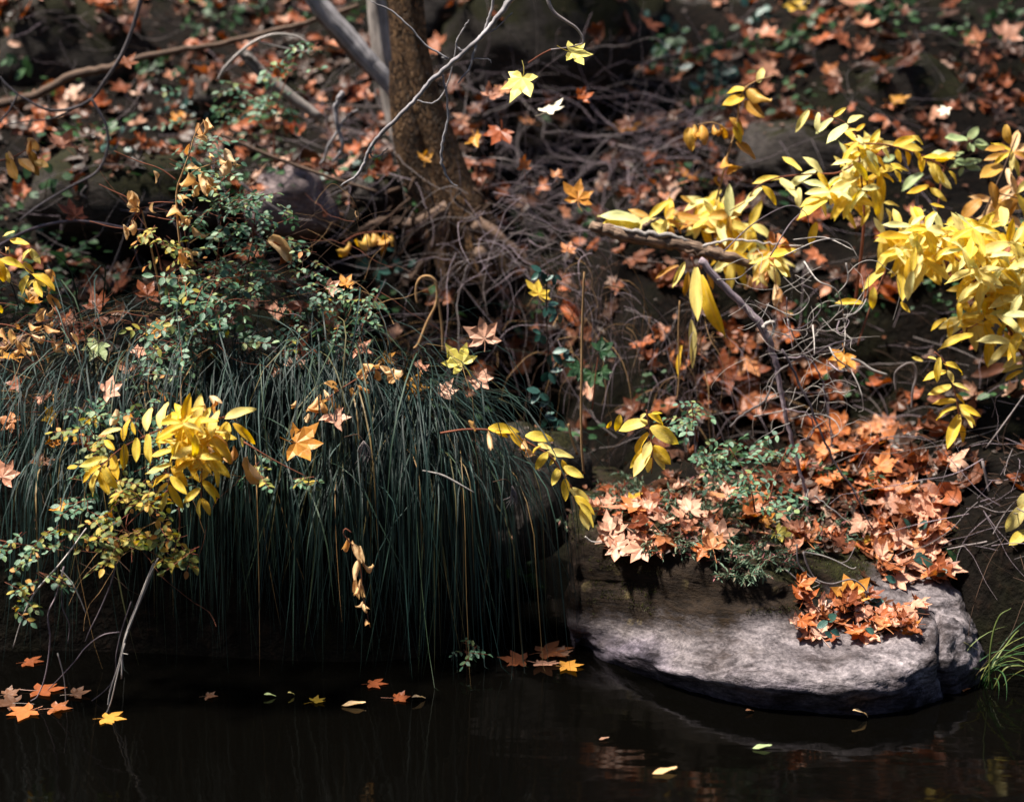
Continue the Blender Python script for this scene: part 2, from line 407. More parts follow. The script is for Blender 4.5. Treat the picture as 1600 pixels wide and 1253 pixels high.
def link(name, me, loc=(0, 0, 0), parent=None):
    o = bpy.data.objects.new(name, me)
    COL.objects.link(o)
    o.location = loc
    if parent: o.parent = parent
    return o
def tag(o, label=None, cat=None, group=None, kind=None):
    if label: o['label'] = label
    if cat: o['category'] = cat
    if group: o['group'] = group
    if kind: o['kind'] = kind
    return o
def thing(name, label, cat, loc, group=None):
    return tag(link(name, None, loc), label, cat, group)
def part(name, me, root, mat4=None):
    """mat4 is where the part stands in the world"""
    o = bpy.data.objects.new(name, me)
    COL.objects.link(o)
    o.parent = root
    mm = mat4 if mat4 is not None else Matrix.Identity(4)
    o.matrix_local = Matrix.Translation(-root.location) @ mm
    return o

# ---- maple / sycamore leaf: five pointed lobes with teeth, curled and creased
def maple_verts(rs, curl, cup, pet=True):
    lob = [(0, 1.0), (50, .93), (-50, .93), (102, .66), (-102, .66)]
    lob = [(a + rs.uniform(-5, 5), L * rs.uniform(.86, 1.08)) for a, L in lob]
    lob.sort()
    sin_ = []
    for i in range(4):
        sin_.append(((lob[i][0] + lob[i + 1][0]) / 2, rs.uniform(.38, .52)))
    sl = [(lob[0][0] - 42, .2)] + sin_ + [(lob[4][0] + 42, .2)]
    V, F = [(0, 0, 0)], []
    def pol(a, r, z=0.0):
        V.append((r * math.sin(math.radians(a)), r * math.cos(math.radians(a)), z))
        return len(V) - 1
    S = [pol(a, r, 0.03) for a, r in sl]
    for i, (a, L) in enumerate(lob):
        w = rs.uniform(.9, 1.2); RB = rs.uniform(.64, .74)
        M1, M2 = pol(a, .40 * L, -.035), pol(a + rs.uniform(-2, 2), .70 * L, -.02)
        Tt = pol(a + rs.uniform(-4, 4), L)
        Al, Ar = pol(a - 22 * w, .60 * L, .02), pol(a + 22 * w, .60 * L, .02)
        Bl, Br = pol(a - 14 * w, RB * L, .0), pol(a + 14 * w, RB * L, .0)
        l, r = S[i], S[i + 1]
        F += [(0, M1, l), (l, M1, Al), (Al, M1, M2), (Al, M2, Bl), (Bl, M2, Tt),
              (0, r, M1), (r, Ar, M1), (Ar, M2, M1), (Ar, Br, M2), (Br, Tt, M2)]
    lk = {i: curl * rs.uniform(.2, 1.6) * (1 if rs.random() < .8 else -0.7) for i in range(5)}
    out = []
    for (x, y, z) in V:
        r = math.hypot(x, y)
        if r > 1e-6:
            a = math.degrees(math.atan2(x, y))
            i = min(range(5), key=lambda k: abs(lob[k][0] - a))
            k = lk[i] * .7 + cup
            if abs(k) > 1e-3:
                rr = math.sin(k * r) / k
                z += (1 - math.cos(k * r)) / k
                x, y = x / r * rr, y / r * rr
        out.append((x, y, z + rs.uniform(-.028, .028)))
    uv = [(v[0] * .5 + .5, v[1] * .5 + .5) for v in V]
    if pet:
        o = len(out)
        L = rs.uniform(.5, .95); sx = rs.uniform(-.25, .25); sz = rs.uniform(-.1, .25)
        for j in range(4):
            t = j / 3
            out += [(sx * t * t - .013, -L * t, sz * t * t), (sx * t * t + .013, -L * t, sz * t * t), (sx * t * t, -L * t, sz * t * t + .022)]
            uv += [(.5, .5)] * 3
        for j in range(3):
            b = o + j * 3
            F += [(b, b + 1, b + 4, b + 3), (b + 1, b + 2, b + 5, b + 4), (b + 2, b, b + 3, b + 5)]
    return out, F, uv
RS = random.Random(31)
MAPLE_G = [maple_verts(RS, c, q) for c, q in [(.25, 0), (.5, .15), (.8, .1), (1.2, .2), (.6, -.4), (1.7, .5), (.9, .8), (2.2, .2), (.5, -.8), (1.3, -.6)]]
MAPLE_G.append(maple_verts(RS, .1, .9)); MAPLE_G.append(maple_verts(RS, 1.9, .8))
_mc = {}
def maple_mesh(i, mat, name='fallen_leaf'):
    k = (i, mat, name)
    if k not in _mc:
        b = MB(); v, f, uv = MAPLE_G[i]
        b.add(v, f, uv, False)
        _mc[k] = b.mesh(name, M[mat])
    return _mc[k]

# ---- oval leaf of the yellow shrub, unit long along +Y
def oval_verts(rs, w=.19, bend=.5, fold=.35, roll=0, twist=0, n=7, wave=.03, m=2):
    V, F, uv = [], [], []
    ang, y, z = 0, 0, 0
    cols = 2 * m + 1
    for i in range(n):
        t = i / (n - 1)
        if i:
            ang -= bend / (n - 1)
            y += math.cos(ang) / (n - 1); z += math.sin(ang) / (n - 1)
        ww = w * (math.sin(math.pi * min(1, max(0, .03 + t * .965)) ** .85)) ** .75
        if i == n - 1: ww = .004
        tw = twist * t
        for j in range(-m, m + 1):
            q = j / m
            if roll:
                th = q * roll
                lx, lz = ww * math.sin(th) / roll * 1.6, ww * (1 - math.cos(th)) / roll * 1.6
            else:
                lx, lz = q * ww * math.cos(fold), abs(q) * ww * math.sin(fold)
            lz += rs.uniform(-.045, .045) * (1 if roll else 0)
            lz += wave * math.sin(t * 9 + q * 2 + rs.random() * .8) * abs(q)
            x2, z2 = lx * math.cos(tw) - lz * math.sin(tw), lx * math.sin(tw) + lz * math.cos(tw)
            V.append((x2, y - math.sin(ang) * z2, z + math.cos(ang) * z2))
            uv.append((.5 + q * .5, t))
    for i in range(n - 1):
        for j in range(cols - 1):
            a = i * cols + j
            F.append((a, a + 1, a + cols + 1, a + cols))
    return V, F, uv
OV_FRESH = [oval_verts(RS, RS.uniform(.15, .215), RS.uniform(-.3, 1.2), RS.uniform(.1, .5), n=8, twist=RS.uniform(-.3, .3)) for _ in range(14)]
OV_DRY = [oval_verts(RS, RS.uniform(.2, .26), RS.uniform(.2, 2.2), 0, roll=RS.uniform(1.2, 2.6), twist=RS.uniform(-1.6, 1.6), n=8, wave=.07) for _ in range(10)]
_oc = {}
def oval_mesh(i, mat, dry=False, name='leaf'):
    k = (i, mat, dry, name)
    if k not in _oc:
        b = MB(); b.add(*(OV_DRY if dry else OV_FRESH)[i], True)
        _oc[k] = b.mesh(name, M[mat])
    return _oc[k]
# ---- rounded leaflet of the wild rose
def leaflet_geo(rs):
    w = rs.uniform(.27, .35); f = rs.uniform(.05, .35); bd = rs.uniform(-.2, .3)
    V = [(0, 0, 0), (-w * .75, .22, f * .3), (-w, .52, f * .4), (-w * .6, .82, f * .25), (0, 1, 0), (w * .6, .82, f * .25), (w, .52, f * .4), (w * .75, .22, f * .3), (0, .5, 0)]
    V = [(x, y, z - bd * y * y) for x, y, z in V]
    F = [(0, 8, 2, 1), (8, 4, 3, 2), (0, 7, 6, 8), (8, 6, 5, 4)]
    return V, F, [(.5 + x, y) for x, y, z in V]
LF_G = [leaflet_geo(RS) for _ in range(6)]
_lc = {}
def leaflet_mesh(i, mat):
    if (i, mat) not in _lc:
        b = MB(); b.add(*LF_G[i], True)
        _lc[(i, mat)] = b.mesh('leaflet', M[mat])
    return _lc[(i, mat)]

def frame(base, tip, hint, L=None, wx=1.0):
    """matrix with +Y from base to tip, +Z nearest to hint"""
    base, tip = Vector(base), Vector(tip)
    y = tip - base
    L = y.length if L is None else L
    y.normalize()
    z = Vector(hint); z = z - y * z.dot(y)
    if z.length < 1e-3: z = Vector((0, -.3, 1)); z = z - y * z.dot(y)
    z.normalize()
    x = y.cross(z)
    m = Matrix((x * L * wx, y * L, z * L)).transposed().to_4x4()
    m.translation = base
    return m
# ------------------------------------------------------------------ the bank
def shore(x):
    s = 4.95
    s += 0.85 * sm(-0.2, 0.0, x) - 0.70 * sm(0.28, 0.55, x) - 0.3 * sm(1.35, 1.7, x)
    return s + 0.05 * math.sin(x * 3.1)
def height(x, y):
    if y < 1.0:                                   # creek bed; unseen bank behind the camera, raised to block low sky light
        return -0.5 + 0.95 * max(0, -y - 2.5) + (0.2 * fbm(Vector((x * .6, y * .6, 3))) if y < -2.5 else 0)
    s = y - shore(x)
    hb = 0.40 + 0.40 * (1 - sm(-0.55, -0.1, x)) + 0.05 * sm(1.0, 2.0, x)
    if s < -0.35: z = -0.5
    elif s < 0.22: z = -0.5 + (hb + 0.5) * sm(-0.35, 0.22, s)
    elif s < 1.55: z = hb + (1.15 - hb) * (s - 0.22) / 1.33
    elif s < 4.4: z = 1.15 + (s - 1.55) * 0.55
    else: z = 2.72 + (s - 4.4) * 0.95  # unseen steep hill, added to keep sky out of the water reflection
    # hollow washed out under the roots of the leaning tree
    bx = sm(-.95, -.5, x) * (1 - sm(.0, .35, x))
    by = sm(5.35, 5.8, y) * (1 - sm(6.35, 6.62, y))
    z -= 0.62 * bx * by
    # second undercut below the log on the right
    bx = sm(.55, .95, x) * (1 - sm(1.75, 2.1, x))
    by = sm(5.55, 5.75, y) * (1 - sm(6.2, 6.5, y))
    z -= 0.45 * bx * by
    a = sm(0.1, 0.6, s)
    z += a * (0.10 * fbm(Vector((x * 1.1, y * 1.1, 0.3)), 3) + 0.03 * fbm(Vector((x * 5, y * 5, 1.7)), 3))
    return z
def axis(lo, hi, core_lo, core_hi, step, coarse):
    a = list(np.arange(core_lo, core_hi, step))
    p, st = core_lo, step
    left = []
    while p > lo:
        st = min(coarse, st * 1.35); p -= st; left.append(p)
    p, st = core_hi, step
    right = [core_hi]
    while p < hi:
        st = min(coarse, st * 1.35); p += st; right.append(p)
    return left[::-1] + a + right
gx = axis(-30, 30, -3.2, 3.2, 0.055, 1.6)
gy = axis(-18, 45, 4.4, 9.6, 0.05, 1.4)
tv = [(x, y, height(x, y)) for y in gy for x in gx]
nx_ = len(gx)
tf = [(j * nx_ + i, j * nx_ + i + 1, (j + 1) * nx_ + i + 1, (j + 1) * nx_ + i) for j in range(len(gy) - 1) for i in range(nx_ - 1)]
b = MB(); b.add(tv, tf, [(v[0], v[1]) for v in tv])
ground = tag(link('ground', b.mesh('ground', M['ground'])), 'dark soil of the creek bank under the leaf litter', kind='structure')
b = MB()
b.add([(-30, -14, 0), (30, -14, 0), (30, 7, 0), (-30, 7, 0)], [(0, 1, 2, 3)], [(0, 0), (1, 0), (1, 1), (0, 1)])
water = tag(link('creek_water', b.mesh('creek_water', M['water'])), 'still black creek water below the bank', kind='structure')

SURF = [BVHTree.FromPolygons([Vector(v) for v in tv], tf)]
def hit(px, py, skip=()):
    o, d = Vector((0, 0, CAMZ)), ray(px, py).normalized()
    best = None
    for k, t in enumerate(SURF):
        if k in skip: continue
        r = t.ray_cast(o, d)
        if r[0] is not None and (best is None or r[3] < best[2]):
            best = (r[0], r[1] if r[1].dot(d) < 0 else -r[1], r[3])
    return best
def drop(x, y):
    best = None
    for t in SURF:
        r = t.ray_cast(Vector((x, y, 9)), Vector((0, 0, -1)))
        if r[0] is not None and (best is None or r[0].z > best[0].z):
            best = (r[0], r[1] if r[1].z > 0 else -r[1])
    return best

# ------------------------------------------------------------------ the river rock, lofted through its edges
def yw(py): return CAMZ / math.tan(PITCH + math.atan((py - 626.5) / FPX))
RC = [
 (893, [(1000, 5.6), (990, 5.6), (930, 5.6), (850, 5.6), (830, 5.65), (770, 5.75), (750, 5.9)]),
 (894, [(1003, None), (990, 5.0), (935, 4.99), (856, 5.02), (828, 5.12), (765, 5.5), (742, 5.8)]),
 (912, [(1010, None), (996, 4.91), (968, 4.90), (852, 4.97), (822, 5.08), (760, 5.5), (740, 5.8)]),
 (960, [(1036, None), (1016, 4.76), (982, 4.83), (846, 4.93), (814, 5.05), (755, 5.5), (735, 5.8)]),
 (1050, [(1072, None), (1042, 4.55), (990, 4.71), (860, 4.81), (826, 4.95), (750, 5.5), (735, 5.8)]),
 (1150, [(1098, None), (1054, 4.42), (988, 4.62), (884, 4.73), (846, 4.9), (750, 5.5), (730, 5.9)]),
 (1250, [(1110, None), (1062, 4.36), (990, 4.60), (905, 4.76), (852, 5.0), (748, 5.6), (728, 5.9)]),
 (1340, [(1115, None), (1062, 4.345), (1000, 4.57), (932, 4.80), (866, 5.05), (752, 5.7), (730, 6.0)]),
 (1410, [(1109, None), (1050, 4.37), (992, 4.60), (932, 4.86), (860, 5.15), (750, 5.75), (730, 6.0)]),
 (1470, [(1090, None), (1024, 4.47), (972, 4.63), (930, 4.86), (856, 5.2), (765, 5.75), (740, 6.0)]),
 (1512, [(1072, None), (1022, 4.58), (978, 4.71), (945, 4.92), (880, 5.22), (800, 5.6), (770, 5.9)]),
 (1534, [(1052, None), (1020, 4.75), (990, 4.86), (962, 5.0), (905, 5.25), (830, 5.6), (790, 5.9)]),
 (1545, [(1030, None), (1010, 5.1), (990, 5.2), (965, 5.3), (915, 5.45), (850, 5.7), (810, 5.95)]),
]
cols = []
for px, rows in RC:
    pts = []
    for k, (py, Y) in enumerate(rows):
        if Y is None:
            pts.append(P(px, py, yw(py)))
        else: pts.append(P(px, py, Y))
    if rows[0][1] is not None:
        for k in range(4): pts[k].z = [-.02, .05, .14, .34][k]
    a = pts[0].copy(); a.z = -0.3; a.y += 0.12
    cols.append(catmull([a] + pts, 11))
nr = len(cols[0])
rows_ = [catmull([c[i] for c in cols], 11) for i in range(nr)]
nc = len(rows_[0])
rv = [rows_[i][j] for i in range(nr) for j in range(nc)]
crack = [(1463, 952), (1472, 990), (1478, 1025), (1476, 1060), (1482, 1100)]
def seg_d(p, line):
    best = 1e9
    for (ax, ay), (bx, by) in zip(line[:-1], line[1:]):
        dx, dy = bx - ax, by - ay
        t = max(0, min(1, ((p[0] - ax) * dx + (p[1] - ay) * dy) / (dx * dx + dy * dy)))
        best = min(best, math.hypot(p[0] - ax - dx * t, p[1] - ay - dy * t))
    return best
crack2 = [(985, 1030), (1060, 1042), (1150, 1050), (1215, 1040), (1240, 1035)]
crack3 = [(905, 905), (985, 912), (1050, 925), (1150, 935), (1230, 930)]
out_v = []
for i in range(nr):
    for j in range(nc):
        p = rv[i * nc + j]
        pu, pd = rv[max(i - 1, 0) * nc + j], rv[min(i + 1, nr - 1) * nc + j]
        pl, pr = rv[i * nc + max(j - 1, 0)], rv[i * nc + min(j + 1, nc - 1)]
        n = (pr - pl).cross(pd - pu)
        n = n.normalized() if n.length > 1e-9 else Vector((0, -1, 0))
        d = 0.022 * fbm(p * 4.0 + Vector((5, 2, 9)), 3) + 0.013 * fbm(Vector((p.x * 7, p.y * 7, p.z * 26)), 4) + 0.005 * fbm(p * 40, 3)
        q = to_px(p)
        c = seg_d(q, crack); d -= 0.035 * math.exp(-(c / 5) ** 2)
        c = seg_d(q, crack2); d -= 0.012 * math.exp(-(c / 5) ** 2)
        c = seg_d(q, crack3); d -= 0.02 * math.exp(-(c / 9) ** 2)
        out_v.append(p + n * d)
rf = [(i * nc + j, i * nc + j + 1, (i + 1) * nc + j + 1, (i + 1) * nc + j) for i in range(nr - 1) for j in range(nc - 1)]
b = MB(); b.add(out_v, rf, [(v.x, v.z) for v in out_v])
rock = link('river_rock', b.mesh('river_rock', M['river_rock']))
tag(rock, 'large pale grey rock at the water with mossy brown upper face', 'rock')
SURF.append(BVHTree.FromPolygons(out_v, rf))

def boulder(px, py, wpx, hpx, Y, mat, label, depth=1.0, seed=0, rough=0.16, flat=0.0, name='boulder', sub=4, cat='boulder', lean=0):
    bm = bmesh.new()
    bmesh.ops.create_icosphere(bm, subdivisions=sub, radius=1)
    c = P(px, py, Y)
    rx, rz = m_of(wpx, Y) / 2, m_of(hpx, Y) / 2
    ry = rx * depth
    rr = random.Random(seed)
    planes = [(Vector((rr.gauss(0, 1), rr.gauss(0, 1), rr.gauss(0, 1))).normalized(), rr.uniform(.7, .92)) for _ in range(9)]
    vs = []
    for v in bm.verts:
        p = v.co.copy()
        for n, d in planes:
            e = p.dot(n) - d
            if e > 0: p -= n * e * 0.8
        p *= 1 + rough * fbm(p * 1.4 + Vector((seed, 0, 0)), 3) + 0.05 * fbm(p * 6 + Vector((seed, 3, 0)), 3)
        vs.append(Vector((p.x * rx + p.z * rz * lean, p.y * ry, p.z * rz)))
    fs = [tuple(v.index for v in f.verts) for f in bm.faces]
    bm.free()
    b = MB(); b.add(vs, fs, [(v.x, v.z) for v in vs])
    o = link(name, b.mesh(name, M[mat]), c)
    tag(o, label, cat)
    SURF.append(BVHTree.FromPolygons([v + c for v in vs], fs))
    return o
boulder(90, 85, 260, 200, 8.0, 'moss_rock', 'mossy dark boulder on the slope behind the arching grey branch', .8, 1)
boulder(850, 75, 330, 240, 7.9, 'moss_rock', 'biggest mossy boulder, behind the two lemon yellow maple leaves', .7, 2)
boulder(1415, 185, 210, 190, 7.6, 'moss_rock', 'rounded olive mossy boulder above the yellow shrub', .9, 3)
boulder(1545, 150, 90, 110, 8.0, 'moss_rock', 'small mossy boulder between drifts of leaf litter, right of the olive boulder', .9, 4)
boulder(1250, 245, 220, 130, 7.2, 'dark_rock', 'half buried grey boulder behind the upper yellow spray', .9, 5)
boulder(455, 320, 150, 120, 6.5, 'pink_rock', 'pinkish grey bare stone left of the leaning trunk', .9, 6)
boulder(592, 300, 90, 60, 6.6, 'dark_rock', 'small grey stone wedged beside the trunk base', .9, 7)
boulder(205, 315, 330, 190, 6.7, 'moss_rock', 'low dark mossy boulder behind the withered tan leaves', .7, 8)
boulder(800, 770, 260, 250, 5.6, 'dark_rock', 'grey brown rock in the gap behind the hanging sedge', .8, 9, name="boulder")
boulder(1440, 800, 190, 190, 5.7, 'dark_rock', 'dark smooth boulder behind the pile of maple leaves on the rock', .6, 10)
boulder(1512, 930, 70, 140, 5.12, 'dark_rock', 'narrow slate coloured stone standing behind the grass tuft', .8, 11, lean=-.3)
boulder(960, 20, 160, 150, 8.6, 'moss_rock', 'mossy boulder shoulder right of the biggest boulder, against bright litter', .8, 12)
boulder(1130, 10, 240, 90, 9.0, 'dark_rock', 'dark ledge stone at the top of the slope', .8, 13)
boulder(330, 150, 100, 60, 7.6, 'dark_rock', 'small dark stone under the long brown branch', .8, 14)
boulder(690, 20, 90, 90, 8.2, 'dark_rock', 'dark stone seen just right of the leaning trunk', .8, 15)

# ------------------------------------------------------------------ the leaning tree
def pxpath(pts, Y): 
    return [P(p[0], p[1], p[2] if len(p) > 2 else Y) for p in pts]
def taper_tube(mb, pts, Y, rpx, n=6, sides=6, wob=0.0):
    """points and radii in picture pixels at a given distance"""
    c = catmull(pxpath(pts, Y), n)
    r = lerp_list([m_of(q, Y) for q in (rpx if isinstance(rpx, (list, tuple)) else [rpx])] if not isinstance(rpx, (int, float)) else m_of(rpx, Y), len(c))
    if wob: c = [p + Vector((Gs(wob), Gs(wob), Gs(wob))) for p in c]
    mb.tube(c, r, sides)
    return c
tb = P(735, 400, 6.5)
tree = thing('leaning_tree', 'leaning tree with furrowed brown bark rising from the tangle of twigs', 'tree', tb)
def trunk_mesh(pts, Y, rpx, name, mat, flare=0, lobes=9, depth=.10):
    c = catmull(pxpath(pts, Y), 14)
    r = lerp_list([m_of(q, Y) for q in rpx], len(c))
    V, F, uv = [], [], []
    S = 40
    L = 0
    for i, p in enumerate(c):
        tn = (c[min(i + 1, len(c) - 1)] - c[max(i - 1, 0)]).normalized()
        a = tn.cross(Vector((0, 1, 0))).normalized(); bb = tn.cross(a)
        if i: L += (c[i] - c[i - 1]).length
        for k in range(S):
            th = 2 * math.pi * k / S
            dv = a * math.cos(th) + bb * math.sin(th)
            q = noise.noise(Vector((math.cos(th) * 2.6, math.sin(th) * 2.6, L * 1.1)))
            q2 = noise.noise(Vector((math.cos(th) * 7, math.sin(th) * 7, L * 3.5 + 9)))
            rr = r[i] * (1 + depth * q + .05 * q2)
            V.append(p + dv * rr); uv.append((abs(k / S - .5) * 2 * r[i] * 6.28 * .5 * 1.0, L))
    for i in range(len(c) - 1):
        for k in range(S):
            F.append((i * S + k, i * S + (k + 1) % S, (i + 1) * S + (k + 1) % S, (i + 1) * S + k))
    b = MB(); b.add(V, F, uv)
    return part(name, b.mesh(name, M[mat]), tree)
trunk_mesh([(615, -700), (622, -300), (632, -60), (634, 0), (640, 70), (654, 150), (680, 230), (708, 300), (738, 360), (760, 430)], 6.5, [22, 24, 26, 27, 28, 31, 34, 35, 38, 46], 'trunk', 'trunk')
trunk_mesh([(618, 95), (628, 150), (640, 210), (655, 265), (690, 330), (720, 420)], 6.47, [10, 20, 26, 27, 30, 34], 'stem', 'trunk')
trunk_mesh([(572, -320), (584, -60), (590, 20), (600, 90), (622, 190), (655, 290)], 6.95, [10, 12, 14, 16, 18, 20], 'stem', 'grey_bark')
b = MB()
for k in range(26):        # roots hanging from the washed-out base
    x0, y0 = U(600, 800), U(270, 370)
    pts = [(x0, y0)]
    for j in range(5):
        pts.append((pts[-1][0] + Gs(12) + (x0 - 700) * .05, pts[-1][1] + U(6, 30)))
    taper_tube(b, pts, U(6.15, 6.5), [U(1.5, 4), .8], 3, 4)
part('root', b.mesh('root', M['twig_dark']), tree)
for pts, r in [([(700, 330), (650, 350), (600, 345), (560, 360)], [16, 8, 4]), ([(740, 350), (790, 380), (830, 420), (845, 470)], [15, 8, 4]), ([(690, 350), (665, 400), (640, 440)], [12, 7, 3]), ([(750, 390), (760, 440), (745, 480)], [14, 8, 4])]:
    b = MB(); taper_tube(b, pts, 6.35, r, 6, 8, .004)
    part('root', b.mesh('root', M['brown_wood']), tree)
# the crown above the picture, unseen: leaf blobs added and placed to shade the slope
def shade_crown(root, centres, n, mat='shade_canopy', size=.12, name='shade_crown'):
    b = MB()
    for c, rad, w in centres:
        for _ in range(int(n * w)):
            while True:
                d = Vector((U(-1, 1), U(-1, 1), U(-1, 1)))
                if d.length < 1: break
            p = Vector(c) + Vector((d.x * rad[0], d.y * rad[1], d.z * rad[2]))
            v, f, uv = LF_G[random.randrange(6)]
            m = frame(p, p + Vector((Gs(1), Gs(1), Gs(.5) - .3)).normalized(), Vector((Gs(.6), Gs(.6), 1)), size * U(.7, 1.4), 1.1)
            b.add([m @ Vector(q) for q in v], f, uv)
    return part(name, b.mesh(name, M[mat]), root)
shade_crown(tree, [((-.9, 7.9, 4.8), (1.0, .7, .5), .6), ((.1, 7.0, 4.9), (1.2, .9, .5), .5), ((1.5, 7.6, 5.0), (1.2, .8, .5), .35), ((-2.9, 5.6, 4.5), (.8, .7, .5), .7)], 480)
b = MB()
lm = P(625, -500, 6.5)
for tgt in [(-1.6, 5.2, 4.6), (.4, 5.0, 5.0), (-.6, 6.4, 5.2), (-2.6, 6.2, 4.6), (1.0, 6.6, 5.2)]:
    t_ = Vector(tgt); mid = lm.lerp(t_, .5) + Vector((Gs(.1), Gs(.1), .3))
    b.tube(catmull([lm, mid, t_], 6), lerp_list([.05, .012], 13), 6)
part('limb', b.mesh('limb', M['trunk']), tree)

# unseen trees added behind the camera to block light from the low sky
for k, (x, y, h_) in enumerate([(-6.5, -6.5, 9), (-2.2, -7.5, 10), (2.4, -6.8, 9.5), (6.6, -7.2, 9)]):
    z0 = height(x, y)
    t_ = thing('sky_block_tree', 'added sky-blocking tree behind the camera, %s' % ['far left', 'left of the middle', 'right of the middle', 'far right'][k], 'tree', (x, y, z0), 'added sky-blocking trees behind the camera')
    b = MB(); b.tube(catmull([(x, y, z0 - .3), (x + .2, y, z0 + 2), (x - .1, y + .1, z0 + 4.5)], 5), lerp_list([.22, .08], 11), 8)
    part('trunk', b.mesh('trunk', M['trunk']), t_)
    shade_crown(t_, [((x, y, z0 + 3.6), (2.4, 1.7, 2.6), 1.0), ((x + 1, y + .3, z0 + 1.8), (1.6, 1.2, 1.4), .5)], 650, 'shade_canopy', .42)
# ------------------------------------------------------------------ fallen logs, branches and twigs
def branch(name, label, cat, limbs, mat, group=None, sides=7, wob=0.0, n=6, partname=None, kind=None):
    """limbs: list of (points, Y, radii px, part name[, material]); the first one carries the place of the thing"""
    c0 = P(limbs[0][0][0][0], limbs[0][0][0][1], limbs[0][1])
    if len(limbs) == 1:
        b = MB(); taper_tube(b, limbs[0][0], limbs[0][1], limbs[0][2], n, sides, wob)
        o = link(name, b.mesh(name, M[limbs[0][4] if len(limbs[0]) > 4 else mat]))
        return tag(o, label, cat, group)
    root = thing(name, label, cat, c0, group)
    for l in limbs:
        b = MB(); taper_tube(b, l[0], l[1], l[2], n, sides, wob)
        part(l[3], b.mesh(l[3], M[l[4] if len(l) > 4 else mat]), root)
    return root

branch('dead_log', 'bleached grey dead pole leaning from top edge down to the trunk', 'log',
       [([(470, -40), (490, -4), (528, 40), (562, 78), (590, 110), (618, 148)], 6.75, [15, 15, 14, 14, 13, 11], 'log'),
        ([(500, 20), (530, 55), (565, 95), (600, 130)], 6.79, [10, 11, 10, 8], 'bark_strip', 'brown_wood')], 'dead_wood', sides=14, wob=.0015)
branch('broken_branch', 'thick broken grey branch stub lying above the rose bush', 'branch',
       [([(378, 80), (395, 100), (425, 128), (460, 155), (500, 184)], 6.7, [8, 9, 9, 8.5, 7], 'branch'),
        ([(384, 86), (400, 96), (415, 120)], 6.67, [4, 3, 2], 'twig')], 'grey_bark', sides=10, wob=.001)
branch('fallen_branch', 'long brown fallen branch crossing the slope at upper left', 'branch',
       [([(-40, 172), (0, 163), (60, 148), (110, 120), (170, 106), (215, 92), (280, 79), (350, 68), (430, 48), (500, 30), (560, 8)], 7.0, [7, 7, 6.5, 6.5, 6, 5, 4.5, 4, 4, 3.5, 3], 'branch')], 'brown_wood', sides=9, wob=.002)
branch('arching_branch', 'smooth grey forked branch arching down at upper left', 'branch',
       [([(228, -30), (220, 0), (205, 50), (188, 90), (165, 125), (143, 155), (112, 170), (75, 172), (40, 155), (28, 148)], 6.0, [3.2, 3.2, 3, 2.9, 2.8, 2.7, 2.5, 2.1, 1.7, 1.2], 'branch'),
        ([(143, 155), (155, 175), (167, 200), (168, 232), (152, 268), (110, 292), (60, 322), (30, 345)], 5.95, [2.2, 2.2, 2.2, 2.1, 2, 1.9, 1.7, 1.4], 'twig'),
        ([(112, 172), (80, 186), (40, 190), (5, 196)], 6.02, [1.5, 1.2, 1, .8], 'twig'),
        ([(28, 148), (15, 172), (0, 190)], 6.0, [1.6, 1.5, 1.4], 'twig'),
        ([(28, 148), (10, 132), (0, 120)], 6.0, [1.6, 1.3, 1], 'twig')], 'twig_grey', sides=7)
branch('arching_branch', 'thin hooped tan branch over the broken grey branch stub', 'branch',
       [([(340, 125), (352, 105), (375, 82), (400, 64), (430, 54), (462, 57), (485, 70)], 6.3, [1.5, 2, 2.2, 2.2, 2, 1.6, 1], 'branch'),
        ([(400, 64), (430, 72), (470, 80), (490, 80)], 6.3, [1.4, 1.2, 1, .8], 'twig')], 'twig_pale', sides=6)
branch('fallen_branch', 'dark thin branch bowed across the left edge above the yellow leaves', 'branch',
       [([(-20, 395), (10, 378), (50, 358), (105, 346), (150, 348), (195, 356), (232, 361)], 5.6, [3, 3, 2.8, 2.5, 2, 1.6, 1.2], 'branch')], 'twig_purple', sides=7)
branch('leaning_branch', 'straight slim branch sloping behind the pinkish stone', 'branch',
       [([(345, 210), (400, 235), (460, 258), (530, 282), (590, 300)], 6.2, [2.5, 3, 3, 2.6, 2], 'branch'),
        ([(375, 285), (410, 312), (455, 340), (490, 345)], 6.2, [2.2, 2, 1.8, 1.2], 'twig', 'twig_grey')], 'brown_wood', sides=7)
branch('dead_branch', 'forked bleached driftwood stick left of the trunk', 'branch',
       [([(536, 145), (525, 165), (528, 200), (535, 228), (520, 255)], 6.35, [4, 3.8, 3.4, 3, 2], 'branch'),
        ([(535, 195), (515, 225), (500, 262)], 6.35, [2.4, 2, 1.4], 'twig'), ([(528, 200), (545, 180), (560, 172)], 6.35, [2.4, 2, 1.2], 'twig')], 'dead_wood', sides=7, wob=.002)
log_ = branch('fallen_log', 'short sunlit brown fallen log among yellow leaves on the right', 'log',
       [([(925, 352), (950, 360), (990, 370), (1040, 377), (1090, 388), (1138, 402), (1175, 416)], 5.58, [7, 10, 10.5, 11, 10, 9, 5], 'log', 'log_bark'), ([(960, 356), (1000, 363), (1040, 369), (1075, 376)], 5.565, [2, 4, 4, 2], 'bark_strip', 'twig_pale'), ([(1060, 390), (1095, 397), (1130, 408)], 5.56, [2, 4, 2], 'bark_strip', 'brown_wood'),
        ([(1000, 366), (1012, 350), (1030, 342)], 5.57, [4, 3, 1.5], 'twig'), ([(1100, 384), (1130, 376), (1190, 380), (1255, 384)], 5.55, [2.5, 2, 1.6, 1], 'twig', 'twig_pale')], 'brown_wood', sides=14, wob=.0035)
